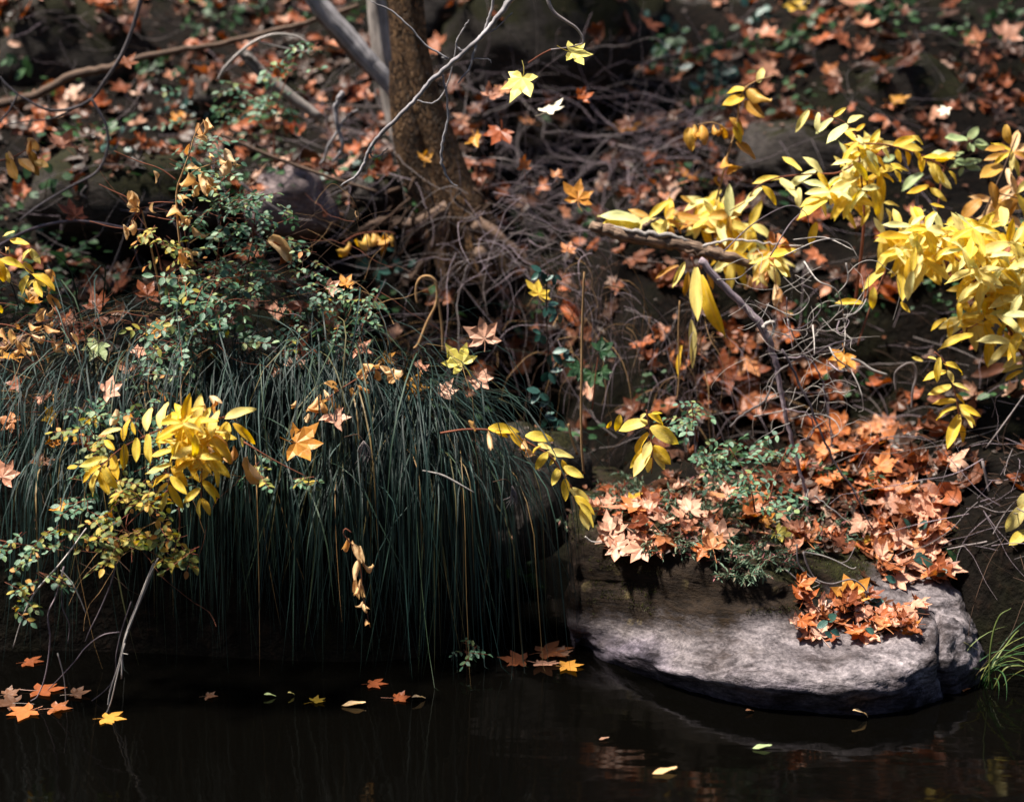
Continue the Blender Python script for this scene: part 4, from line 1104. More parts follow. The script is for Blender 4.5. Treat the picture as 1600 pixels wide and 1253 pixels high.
# 4 upper right shrub
C3 = S_(1060, 0)
y4 = thing('yellow_shrub', 'yellow leaved shrub spraying across the upper right slope', 'shrub', P(1340, 420, 5.65))
stems(y4, [([(1335, 480), (1345, 400), (1350, 330), (1345, 270), (1340, 215)], [3, 2.6, 2, 1.5, 1.2]), ([(1340, 215), (1320, 192), (1290, 180), (1262, 170)], [1.4, 1.1, .7]), ([(1345, 250), (1310, 270), (1270, 272), (1220, 277), (1185, 290), (1165, 315), (1140, 330)], [1.6, 1.5, 1.3, 1, .7]),
           ([(1345, 225), (1380, 226), (1410, 233), (1445, 245), (1480, 262)], [1.5, 1.3, 1, .7]), ([(1350, 250), (1355, 290), (1350, 330)], [1.2, 1, .7])], 5.6)
for bq, tq in [((604, 512), (540, 605)), ((650, 522), (630, 612)), ((714, 548), (638, 634)), ((718, 542), (778, 502)), ((785, 572), (857, 500)), ((782, 578), (684, 660)), ((825, 602), (762, 602)), ((822, 608), (866, 570)),
               ((865, 690), (815, 605)), ((860, 690), (768, 640)), ((885, 690), (1016, 650)), ((885, 680), (930, 603)), ((782, 740), (750, 648)), ((770, 770), (718, 725)), ((470, 825), (342, 832)), ((636, 790), (497, 885)), ((575, 728), (715, 798)),
               ((482, 728), (568, 802)), ((388, 862), (477, 935)), ((386, 870), (310, 955)), ((645, 800), (700, 870)), ((690, 915), (548, 1008)), ((762, 970), (830, 1055)), ((470, 820), (540, 930)), ((560, 870), (545, 955)), ((640, 1030), (600, 1145)),
               ((870, 700), (960, 780)), ((870, 730), (960, 830)), ((860, 760), (850, 880)), ((840, 700), (780, 760)), ((1020, 680), (1135, 690)), ((1090, 700), (1160, 755)), ((1130, 730), (1275, 755)), ((1150, 750), (1270, 820)), ((1160, 780), (1270, 870)), ((1140, 740), (1110, 810)),
               ((1010, 690), (1030, 755)), ((940, 680), (985, 735)), ((980, 760), (1065, 795)), ((1000, 790), (1050, 840)), ((950, 940), (1030, 945)), ((900, 870), (950, 1005)), ((880, 950), (850, 1040)), ((960, 965), (1005, 1025)), ((780, 900), (700, 1020)), ((740, 860), (700, 960)),
               ((860, 890), (760, 970)), ((790, 830), (720, 910)), ((1160, 860), (1055, 905)), ((1165, 870), (1240, 940)), ((1230, 960), (1160, 950)), ((1145, 970), (1120, 990)), ((1080, 630), (1150, 655)), ((920, 905), (935, 1020))]:
    oleaf(y4, C3(bq), C3(tq), 5.6 + Gs(.05), random.choice(['yellow', 'yellow', 'yellow', 'buff']), wx=U(.78, .98))
whorls(y4, [(1345, 265, 35, 45, 13, 5.62), (1315, 300, 35, 35, 7, 5.65)], ['yellow', 'yellow', 'buff'], 44)
spray(y4, [(1380, 226), (1430, 238), (1480, 265)], 5.62, 4, 40, 'yellow')
# 5 yellow leaves behind the log
y5 = thing('yellow_shrub', 'yellow leaf cluster lit by sun right behind the fallen log', 'shrub', P(1135, 400, 5.9))
stems(y5, [([(1140, 410), (1125, 370), (1112, 330)], [2, 1.6, 1]), ([(1125, 370), (1090, 355), (1060, 350), (1010, 345)], [1.4, 1.2, .8])], 5.88)
whorls(y5, [(1110, 328, 32, 14, 8, 5.9), (1135, 345, 50, 20, 9, 5.9), (1065, 345, 60, 8, 7, 5.88), (1190, 405, 28, 22, 6, 5.75), (1140, 395, 20, 12, 3, 5.85)], ['yellow', 'buff', 'yellow', 'buff', 'ochre'], 46)
for bq, tq in [((1000, 345), (935, 332)), ((1000, 355), (940, 335)), ((968, 345), (985, 365)), ((1170, 410), (1130, 395)), ((1195, 405), (1170, 435)), ((1200, 415), (1222, 445)), ((950, 340), (948, 362))]:
    oleaf(y5, bq, tq, 5.7, random.choice(['buff', 'yellow']))
# 6 the dense right mass
y6 = thing('yellow_shrub', 'dense yellow leaf mass filling the right edge', 'shrub', P(1580, 560, 5.4))
stems(y6, [([(1620, 600), (1580, 520), (1530, 450), (1490, 400), (1450, 380)], [3, 2.6, 2, 1.5, 1]), ([(1470, 545), (1500, 520), (1540, 500)], [1.4, 1.2, 1]), ([(1340, 540), (1360, 480), (1385, 420)], [1.8, 1.4, 1]), ([(1530, 450), (1590, 400)], [1.5, 1])], 5.4)
whorls(y6, [(1480, 372, 78, 28, 24, 5.4), (1550, 385, 55, 34, 16, 5.42), (1430, 400, 45, 25, 8, 5.45), (1560, 440, 45, 38, 18, 5.38), (1590, 500, 25, 42, 8, 5.35), (1525, 500, 32, 20, 6, 5.38), (1420, 375, 40, 25, 8, 5.5)], ['yellow', 'yellow', 'yellow', 'buff', 'buff'], 48, grav=.35)
H4 = S_(1300, 380, .1916)
for bq, tq in [((440, 210), (215, 350)), ((340, 360), (325, 555)), ((250, 490), (30, 460)), ((590, 170), (560, 480)), ((640, 120), (600, 330)), ((660, 200), (740, 240)), ((560, 480), (630, 570)), ((935, 615), (780, 675)), ((960, 620), (965, 775)), ((1150, 745), (870, 790)),
               ((1240, 345), (1085, 450)), ((1185, 600), (1020, 580)), ((1290, 760), (1270, 1030)), ((1560, 860), (1355, 935)), ((1560, 930), (1375, 1005)), ((1560, 1000), (1380, 1030)), ((1555, 1040), (1380, 1105)), ((1400, 720), (1480, 830)), ((1390, 730), (1320, 810)), ((740, 960), (640, 940))]:
    oleaf(y6, H4(bq), H4(tq), 5.38 + Gs(.03), 'yellow', wx=U(.78, 1.0))
for bq, tq in [((1440, 345), (1430, 315)), ((1445, 350), (1460, 332)), ((1480, 352), (1498, 333)), ((1500, 352), (1520, 338))]:
    oleaf(y6, bq, tq, 5.4, 'yellow', wx=1.2)
# 7 lower right sprig
y7 = thing('yellow_sprig', 'yellow sprig dangling alone over the black shade at right', 'leaf sprig', P(1465, 555, 5.2))
stems(y7, [([(1460, 550), (1475, 565), (1485, 590), (1492, 612), (1497, 640), (1500, 670)], [1.5, 1.4, 1.1, .7])], 5.2)
F6 = S_(1060, 410)
for bq, tq in [((1240, 505), (1128, 515)), ((1225, 470), (1362, 475)), ((1262, 570), (1150, 622)), ((1285, 640), (1175, 650)), ((1288, 672), (1168, 690)), ((1270, 560), (1358, 588)), ((1245, 500), (1290, 560)), ((1300, 655), (1350, 775)), ((1310, 700), (1408, 728)), ((1305, 660), (1400, 715)),
               ((1300, 705), (1245, 865)), ((1300, 745), (1348, 838)), ((1210, 440), (1190, 560)), ((1195, 450), (1150, 425)), ((1285, 610), (1335, 655)), ((1320, 700), (1380, 750))]:
    oleaf(y7, F6(bq), F6(tq), 5.2 + Gs(.02), 'yellow', wx=U(.78, 1.0))
# 8 long leaves under the log
y8 = thing('yellow_sprig', 'long deep yellow leaves hanging down below the fallen log', 'leaf sprig', P(1085, 405, 5.55))
stems(y8, [([(1080, 402), (1088, 425), (1095, 460)], [1.5, 1.2, .8])], 5.55)
for bq, tq, w in [((1088, 418), (1095, 505), 1.1), ((1095, 430), (1120, 530), 1.0), ((1075, 425), (1070, 470), 1), ((1080, 500), (1085, 575), .8), ((1105, 420), (1118, 455), 1), ((1070, 410), (1050, 450), 1), ((1065, 540), (1060, 590), .8), ((1095, 410), (1120, 425), 1), ((1060, 415), (1020, 430), 1)]:
    oleaf(y8, bq, tq, 5.55 + Gs(.03), random.choice(['ochre', 'yellow']), wx=w * .6)
# 9 - 13
y9 = thing('ochre_shrub', 'ochre leaved stems fading to brown at the upper right edge', 'shrub', P(1570, 380, 5.7))
stems(y9, [([(1520, 400), (1540, 330), (1570, 260), (1590, 210)], [2.4, 2, 1.5, 1]), ([(1550, 300), (1590, 310)], [1.3, 1])], 5.7, 'brown_wood')
whorls(y9, [(1585, 240, 14, 20, 2, 5.7), (1570, 300, 25, 30, 3, 5.72), (1585, 345, 18, 18, 2, 5.75)], ['ochre', 'yellow', 'tan'], 46)
for bq, tq in [((1565, 258), (1530, 285)), ((1548, 285), (1560, 325)), ((1533, 312), (1500, 335)), ((1580, 312), (1550, 345)), ((1570, 232), (1538, 236)), ((1572, 195), (1572, 228))]:
    oleaf(y9, bq, tq, 5.68, 'ochre', wx=1.25)
y10 = thing('withered_sprig', 'upright ochre sprig with half withered leaves beside the drift twigs', 'leaf sprig', P(1120, 310, 5.8))
stems(y10, [([(1120, 312), (1135, 250), (1150, 200), (1158, 150), (1175, 130), (1210, 118)], [1.8, 1.6, 1.4, 1, .7]), ([(1140, 205), (1115, 192), (1090, 195)], [1.2, 1, .6])], 5.8, 'twig_straw')
for bq, tq in [((1163, 150), (1128, 168)), ((1163, 158), (1193, 187)), ((1168, 140), (1195, 155)), ((1150, 190), (1155, 225)), ((1150, 222), (1186, 246)), ((1185, 130), (1192, 100)), ((1165, 140), (1132, 135)), ((1140, 185), (1170, 205))]:
    oleaf(y10, bq, tq, 5.8, random.choice(['ochre', 'yellow']), wx=1.15)
tan_leaves(y10, [((1095, 195), (1105, 230)), ((1085, 195), (1090, 225)), ((1115, 195), (1120, 222)), ((1078, 200), (1073, 230)), ((1135, 245), (1140, 285)), ((1165, 135), (1200, 160)), ((1125, 290), (1110, 280)), ((1125, 195), (1138, 220))], 5.8, 'ochre')
y11 = thing('yellow_sprig', 'yellow leaves with pale tips at the left edge below the bowed branch', 'leaf sprig', P(20, 400, 4.9))
stems(y11, [([(-30, 380), (0, 395), (30, 412), (55, 430), (70, 440)], [1.6, 1.4, 1.1, .8])], 4.9)
Z6 = S_(0, 340, .2075)
for bq, tq in [((75, 165), (225, 215)), ((225, 235), (312, 352)), ((230, 240), (125, 300)), ((5, 315), (190, 360)), ((180, 340), (260, 440)), ((245, 425), (430, 480)), ((215, 440), (110, 580)), ((260, 470), (170, 520)), ((260, 480), (330, 610)), ((-20, 300), (20, 480)), ((20, 370), (75, 495)), ((110, 105), (20, 145)), ((260, 460), (350, 510)), ((0, 370), (20, 490)), ((0, 660), (18, 730))]:
    oleaf(y11, Z6(bq), Z6(tq), 4.9 + Gs(.02), 'yellow', wx=U(1.0, 1.2))
tan_leaves(y11, [(Z6(a), Z6(b)) for a, b in [((220, 520), (290, 620)), ((40, 220), (100, 290)), ((360, 520), (370, 570)), ((370, 580), (410, 690)), ((340, 690), (260, 770)), ((400, 680), (370, 770)), ((340, 400), (430, 440))]], 4.9)
y12 = thing('ochre_sprig', 'ochre leaved sprig at the left edge under the fallen branch', 'leaf sprig', P(0, 250, 5.6))
stems(y12, [([(-20, 255), (15, 248), (40, 235), (50, 222)], [1.5, 1.2, .8])], 5.6)
A1 = S_(0, 0)
for bq, tq in [((35, 735), (95, 838)), ((90, 735), (160, 800)), ((130, 750), (185, 800)), ((160, 745), (230, 780)), ((140, 700), (170, 770)), ((30, 710), (60, 760))]:
    oleaf(y12, A1(bq), A1(tq), 5.6, 'ochre', wx=1.3)
tan_leaves(y12, [(A1(a), A1(b)) for a, b in [((130, 640), (190, 700)), ((140, 650), (130, 720)), ((40, 700), (60, 740))]], 5.6)
y13 = thing('green_sprig', 'pale green leaf sprig behind the yellow spray at upper right', 'leaf sprig', P(1470, 250, 6.0))
stems(y13, [([(1465, 330), (1470, 290), (1480, 250), (1510, 220), (1520, 215)], [1.6, 1.4, 1, .7]), ([(1475, 265), (1500, 262), (1520, 250)], [1, .8, .6])], 6.0)
C13 = S_(1300, 160, .1916)
for bq, tq in [((1100, 300), (905, 325)), ((1110, 300), (1200, 195)), ((1160, 340), (1305, 300)), ((1120, 330), (1110, 400)), ((1140, 340), (1150, 410)), ((1170, 350), (1310, 365)), ((960, 440), (800, 375)), ((1000, 440), (1080, 395)), ((1000, 490), (1160, 465)), ((1050, 510), (1220, 475)), ((1090, 530), (1215, 550)), ((1070, 530), (1030, 600)), ((1040, 510), (950, 530)), ((280, 340), (385, 230)), ((560, 340), (680, 325)), ((420, 480), (520, 430)), ((740, 580), (550, 690))]:
    oleaf(y13, C13(bq), C13(tq), 6.0, 'palegreen', wx=1.3)
y14 = thing('yellow_sprig', 'yellow leaves cut off by the right edge beside the river rock', 'leaf sprig', P(1620, 850, 4.9))
stems(y14, [([(1640, 780), (1615, 830), (1600, 900), (1598, 950)], [1.6, 1.4, 1.1, .7])], 4.9)
for bq, tq in [((1600, 790), (1570, 835)), ((1605, 830), (1578, 850)), ((1605, 770), (1590, 800)), ((1600, 940), (1572, 938)), ((1605, 950), (1580, 968)), ((1600, 930), (1598, 900)), ((1605, 850), (1585, 880))]:
    oleaf(y14, bq, tq, 4.9, 'yellow', wx=1.5)
# withered ones
w1 = thing('withered_sprig', 'withered curled tan leaves crowded at the left edge over the sedge', 'leaf sprig', P(0, 510, 4.85))
stems(w1, [([(-20, 505), (20, 510), (60, 530), (115, 540)], [1.3, 1.2, 1, .7]), ([(85, 480), (105, 520), (130, 560)], [1.6, 1.6, 1.2])], 4.85)
tan_leaves(w1, [(Z6(a), Z6(b)) for a, b in [((110, 800), (160, 830)), ((215, 790), (310, 880)), ((330, 810), (430, 880)), ((345, 800), (420, 830)), ((240, 880), (350, 980)), ((400, 910), (440, 1020)), ((470, 920), (420, 1000)), ((500, 960), (560, 1060)), ((560, 960), (520, 1050)), ((20, 830), (30, 950)), ((80, 840), (90, 960)), ((20, 920), (60, 980)), ((130, 920), (140, 1040)), ((150, 990), (100, 1080)), ((230, 900), (180, 960)), ((300, 900), (320, 960)), ((10, 990), (10, 1080)), ((200, 1000), (280, 1070)), ((340, 1040), (370, 1090)), ((530, 870), (600, 930)), ((160, 940), (230, 1000)), ((60, 950), (30, 1010))]], 4.85)
w2 = thing('withered_sprig', 'tall withered stem with curled tan leaves above the rose bush', 'leaf sprig', P(285, 420, 5.0))
stems(w2, [([(290, 480), (285, 420), (278, 350), (276, 300), (285, 270), (296, 240), (305, 210), (318, 190)], [1.8, 1.7, 1.5, 1.2, 1, .7]), ([(280, 300), (300, 270), (335, 255), (360, 245)], [1.1, .9, .6])], 5.0, 'twig_straw')
tan_leaves(w2, [(A1(a), A1(b)) for a, b in [((920, 570), (930, 625)), ((960, 545), (960, 620)), ((905, 635), (970, 640)), ((880, 670), (855, 720)), ((860, 780), (920, 770)), ((870, 800), (900, 880)), ((920, 790), (960, 900)), ((940, 800), (990, 900)), ((960, 820), (1010, 900)), ((880, 830), (940, 900)), ((970, 710), (990, 760)), ((1040, 690), (1085, 750)), ((1060, 740), (1040, 820)), ((1090, 745), (1095, 790)), ((1020, 720), (1035, 780)), ((825, 905), (895, 950)), ((830, 900), (870, 960)), ((810, 950), (845, 1060)), ((850, 1010), (890, 1060)), ((890, 1050), (945, 1110)), ((840, 1150), (855, 1235)), ((850, 1150), (920, 1215)), ((940, 560), (975, 600))]] , 5.0, 'tan', 1.15, .9)
tan_leaves(w2, [(Z6(a), Z6(b)) for a, b in [((1400, 240), (1350, 300)), ((1400, 230), (1490, 320)), ((1390, 330), (1400, 430)), ((1340, 440), (1360, 510)), ((1400, 430), (1390, 510)), ((1330, 20), (1380, 90))]], 5.0)
w3 = thing('withered_sprig', 'loose red stem with four curled yellow tan leaves left of the rose bush', 'leaf sprig', P(232, 350, 5.05))
tan_leaves(w3, [(A1(a), A1(b)) for a, b in [((605, 885), (615, 980)), ((615, 890), (640, 980)), ((710, 790), (735, 835)), ((710, 940), (685, 985)), ((570, 1040), (600, 1105)), ((615, 1020), (625, 1100)), ((690, 1070), (640, 1150)), ((600, 980), (640, 975))]], 5.05, 'tan')
stems(w3, [([(222, 330), (212, 335), (205, 350), (200, 362)], [1, .9, .7])], 5.05)
w4 = thing('withered_sprig', 'dangling chain of curled pale tan leaves before the dark sedge', 'leaf sprig', P(540, 832, 4.45))
stems(w4, [([(549, 832), (540, 826), (537, 834), (545, 845), (556, 860), (564, 890), (566, 925), (572, 950), (577, 978)], [1.1, 1.2, 1.2, 1, .8, .6])], 4.45)
G4 = S_(530, 820, .3455)
tan_leaves(w4, [(G4(a), G4(b)) for a, b in [((40, 60), (35, 148)), ((60, 85), (100, 165)), ((95, 95), (110, 165)), ((90, 155), (68, 245)), ((110, 165), (135, 245)), ((95, 245), (70, 335)), ((95, 250), (110, 340)), ((105, 345), (90, 385)), ((100, 350), (135, 425)), ((120, 425), (138, 472)), ((75, 240), (85, 330)), ((60, 70), (75, 110))]], 4.45, 'tan', 1.08, .72)
w5 = thing('withered_sprig', 'papery curled tan leaves perched on top of the hanging sedge', 'leaf sprig', P(560, 600, 4.75))
stems(w5, [([(490, 655), (510, 625), (545, 600), (580, 580), (600, 575)], [1.2, 1.2, 1, .7])], 4.75)
tan_leaves(w5, [(E(a), E(b)) for a, b in [((110, 470), (190, 490)), ((120, 480), (95, 560)), ((190, 480), (250, 540)), ((230, 490), (280, 560)), ((240, 500), (240, 590)), ((130, 520), (100, 570)), ((60, 580), (60, 630)), ((90, 570), (140, 620)), ((170, 500), (200, 560)), ((210, 510), (270, 520))]], 4.75)
tan_leaves(w5, [(D(a), D(b)) for a, b in [((1500, 560), (1580, 570)), ((1500, 590), (1540, 660)), ((1480, 610), (1430, 690)), ((1540, 620), (1550, 680)), ((1580, 660), (1550, 780)), ((1490, 640), (1480, 720)), ((1430, 700), (1420, 750)), ((1460, 660), (1560, 700)), ((1370, 640), (1360, 690))]], 4.72)
w6 = thing('withered_sprig', 'dim row of small hanging ochre leaves in shade left of the roots', 'leaf sprig', P(560, 360, 6.0))
stems(w6, [([(535, 380), (560, 366), (600, 362), (618, 366)], [1, 1, .8, .6])], 6.0)
tan_leaves(w6, [((572, 366), (572, 398)), ((590, 364), (588, 396)), ((602, 364), (598, 398)), ((612, 366), (612, 390)), ((545, 378), (540, 410)), ((583, 365), (583, 388))], 6.0, 'ochre')
w7 = thing('withered_sprig', 'drooping tan leaves hanging under the pale roots by the log', 'leaf sprig', P(1210, 350, 5.6))
stems(w7, [([(1200, 370), (1208, 410), (1214, 460), (1222, 500)], [1.3, 1.2, 1, .7])], 5.6, 'twig_straw')
tan_leaves(w7, [(F6(a), F6(b)) for a, b in [((410, 40), (405, 120)), ((450, 100), (450, 200)), ((470, 120), (475, 200)), ((330, 60), (330, 140)), ((495, 220), (510, 270)), ((440, 180), (470, 220))]], 5.6)
tan_leaves(w7, [((1205, 362), (1210, 395)), ((1215, 365), (1235, 395)), ((1212, 390), (1205, 420)), ((1220, 385), (1238, 405))], 5.6, 'orange')
w8 = thing('curled_leaf_roll', 'single rolled banded tan leaf resting on the rose twigs', 'dead leaf', P(415, 380, 5.1))
oleaf(w8, (418, 376), (468, 382), 5.1, 'tan', True, 1.4, hint=(0, -.6, .8)); oleaf(w8, (420, 380), (466, 386), 5.11, 'russet', True, 1.0, hint=(0, -.2, .9))

# ------------------------------------------------------------------ wild rose: compound leaves of small rounded leaflets
def rose(label, blobs, mat, stem_paths, Y0, lpx=13, limit=300, name='rose_bush', cat='rose bush', nl=(5, 7), smat='twig_red', matmix=None, droop=.25):
    ax = blobs[0]
    root = thing(name, label, cat, P(ax[0], ax[1] + ax[3], Y0))
    for pts in stem_paths:
        b = MB(); taper_tube(b, pts, Y0, [1.6, 1.2, .7], 5, 5)
        part('stem', b.mesh('stem', M[smat]), root)
    rb = MB(); cnt = 0; extra = MB()
    leaves = []
    for cx, cy, rx, ry, n, Y in blobs:
        for _ in range(n):
            a, q = U(0, 6.283), math.sqrt(rnd())
            leaves.append((cx + rx * q * math.cos(a), cy + ry * q * math.sin(a), Y + Gs(.07)))
    random.shuffle(leaves)
    for x, y, Y in leaves:
        k = random.choice(nl)
        az = U(0, 6.283)
        d = Vector((math.cos(az), .8 * math.sin(az) - .35, U(-.5, .4) - droop)).normalized()
        up = Vector((Gs(.35), -.35 + Gs(.3), 1)); up = (up - d * up.dot(d)).normalized()
        sd = d.cross(up)
        l = m_of(lpx * U(.75, 1.2), Y)
        p0 = P(x, y, Y)
        L = l * (k // 2 + .4) * .85
        rb.tube([p0 - d * l * .8, p0 + d * L * .5, p0 + d * L], [l * .05, l * .04, l * .03], 3, False)
        places = [(d, p0 + d * L)]
        for j in range(k // 2):
            at = p0 + d * L * (j + .15) / (k // 2)
            for sg in (-1, 1):
                places.append((sd * sg * .9 + d * .45, at))
        for dv, at in places:
            dv = (dv + Vector((Gs(.12), Gs(.12), Gs(.12) - .1))).normalized()
            mm = frame(at, at + dv * l * U(.8, 1.1), up + Vector((Gs(.25), Gs(.25), 0)))
            mt = matmix(x, y) if matmix else mat
            gi = random.randrange(6)
            if cnt < limit:
                part('leaflet', leaflet_mesh(gi, mt), root, mm)
            else:
                v, f, uv = LF_G[gi]
                extra.add([mm @ Vector(q) for q in v], f, uv)
            cnt += 1
    part('leaf_stalk', rb.mesh('leaf_stalk', M[smat]), root)['kind'] = 'stuff'
    if extra.v:
        o = part('leaflet', extra.mesh('leaflet', M[mat]), root); o['kind'] = 'stuff'
    return root
rose('blue green wild rose bush below the tall withered stem', [(340, 330, 60, 60, 46, 5.1), (320, 245, 55, 40, 12, 5.3), (410, 340, 50, 45, 24, 5.15), (370, 420, 50, 40, 26, 5.1)], 'rose', [[(330, 480), (340, 400), (345, 330), (330, 260)], [(360, 480), (390, 400), (400, 320)]], 5.1, 13)
rose('wild rose branches spreading right with small grey green leaflets', [(440, 430, 75, 55, 46, 5.15), (530, 490, 60, 45, 30, 5.1), (470, 530, 65, 40, 24, 5.05)], 'rose', [[(370, 470), (430, 440), (500, 460), (560, 510)], [(400, 480), (470, 500), (530, 540)]], 5.1, 11, matmix=lambda x, y: 'rose_y' if rnd() < .2 else 'rose')
rose('bluish rose leaflets in the middle of the left bank', [(300, 460, 55, 45, 30, 4.95), (260, 530, 50, 40, 26, 4.9), (260, 585, 45, 28, 18, 4.88), (340, 510, 50, 45, 20, 4.95)], 'rose', [[(320, 540), (300, 480), (280, 430)], [(290, 600), (260, 560), (230, 540)]], 4.95, 15, matmix=lambda x, y: 'rose_y' if rnd() < .12 else 'rose')
rose('yellowing rose leaflets at the top left of the rose bush', [(245, 380, 30, 25, 10, 5.0), (270, 400, 30, 30, 5, 5.0)], 'rose_y', [[(255, 430), (245, 390), (235, 365)]], 5.0, 11)
rose('yellow and green rose leaflets massed below the bright yellow bunch', [(200, 800, 60, 50, 30, 4.5), (270, 850, 40, 30, 16, 4.48), (180, 840, 40, 35, 14, 4.5), (150, 690, 30, 40, 12, 4.55)], 'rose_y', [[(270, 760), (220, 800), (170, 850)], [(280, 780), (280, 830), (270, 870)]], 4.5, 15)
rose('grey green rose leaflets around the bright yellow bunch', [(130, 770, 28, 45, 12, 4.6), (230, 650, 60, 28, 18, 4.65), (150, 650, 30, 30, 10, 4.7), (280, 720, 60, 60, 14, 4.62), (400, 725, 20, 20, 4, 4.6), (140, 630, 20, 25, 5, 4.7)], 'rose', [[(280, 780), (250, 720), (200, 650)]], 4.6, 13)
rose('rose sprays low over the water at the left edge', [(30, 860, 40, 25, 12, 4.45), (85, 840, 30, 20, 8, 4.45), (35, 930, 28, 28, 9, 4.42), (75, 900, 20, 18, 4, 4.43)], 'rose', [[(-20, 840), (30, 850), (100, 860)], [(90, 885), (60, 920), (30, 940)]], 4.45, 14, matmix=lambda x, y: 'rose_y' if rnd() < .3 else 'rose')
rose('lone small rose spray hanging out over the sedge', [(475, 750, 28, 12, 6, 4.5), (405, 735, 16, 14, 4, 4.55)], 'rose', [[(380, 690), (430, 720), (480, 745)]], 4.5, 12, matmix=lambda x, y: 'rose_y' if rnd() < .3 else 'rose')
rose('tiny rose seedling at the waterline in front of the sedge', [(730, 1012, 16, 14, 7, 4.75)], 'rose', [[(728, 1090), (730, 1040), (728, 1000)]], 4.75, 12)
rose('blue green rose bush growing on the mossy rock', [(1150, 715, 60, 35, 30, 4.95), (1190, 770, 45, 28, 18, 4.85), (1225, 700, 30, 25, 8, 5.0)], 'rose', [[(1180, 800), (1170, 750), (1140, 700)], [(1200, 800), (1210, 750), (1230, 700)]], 4.9, 13)
rose('small rose shoot behind the fan of yellow leaves', [(1085, 645, 28, 20, 10, 5.0), (1070, 665, 18, 18, 4, 5.0)], 'rose', [[(1090, 690), (1085, 660), (1080, 630)]], 5.0, 12)
rose('blurred rose shoots between the hooped branch and broken stub', [(440, 130, 50, 50, 12, 6.4), (400, 180, 40, 40, 10, 6.3), (470, 80, 40, 30, 6, 6.3), (330, 170, 60, 50, 14, 6.5)], 'rose', [[(430, 260), (430, 180), (460, 90)]], 6.35, 13)
rose('drooping rose leaves left of the hollow under the tree', [(560, 490, 25, 25, 8, 5.2), (590, 470, 20, 20, 4, 5.3)], 'rose', [[(560, 540), (570, 500), (590, 460)]], 5.2, 11)
# ------------------------------------------------------------------ fallen maple leaves
NLEAF = 0
RIGHT, UPV = Vector((1, 0, 0)), Vector((0, sp_, cp))
def place_leaf(c, n, ang, S, var, mat, name='fallen_leaf'):
    n = n.normalized()
    a = math.radians(ang)
    y = RIGHT * math.sin(a) + UPV * math.cos(a)
    y = y - n * y.dot(n)
    if y.length < .05: y = Vector((1, 0, 0)) - n * n.x
    y.normalize()
    x = y.cross(n)
    m = Matrix((x * S, y * S, n * S)).transposed().to_4x4()
    m.translation = c
    o = bpy.data.objects.new(name, maple_mesh(var, mat, name))
    COL.objects.link(o)
    o.matrix_world = m
    return o
def mleaf(px, py, wpx, ang, mat, var, label, Y=None, n=None, group=None, lift=.03, skip=()):
    global NLEAF
    h = hit(px, py, skip) if Y is None else None
    if Y is None and h is None: return None
    if h: c, sn = h[0], h[1]
    else: c, sn = P(px, py, Y), Vector((0, -.5, .8))
    nn = Vector(n) if n else (sn * .6 + Vector((Gs(.34), -.2 + Gs(.28), .75)))
    if h: c = c + nn.normalized() * lift
    S = m_of(wpx, c.y) / 1.75
    o = place_leaf(c, nn, ang, S, var, mat)
    tag(o, label, 'leaf', group)
    NLEAF += 1
    return o
FACE = (0, -.85, .45)
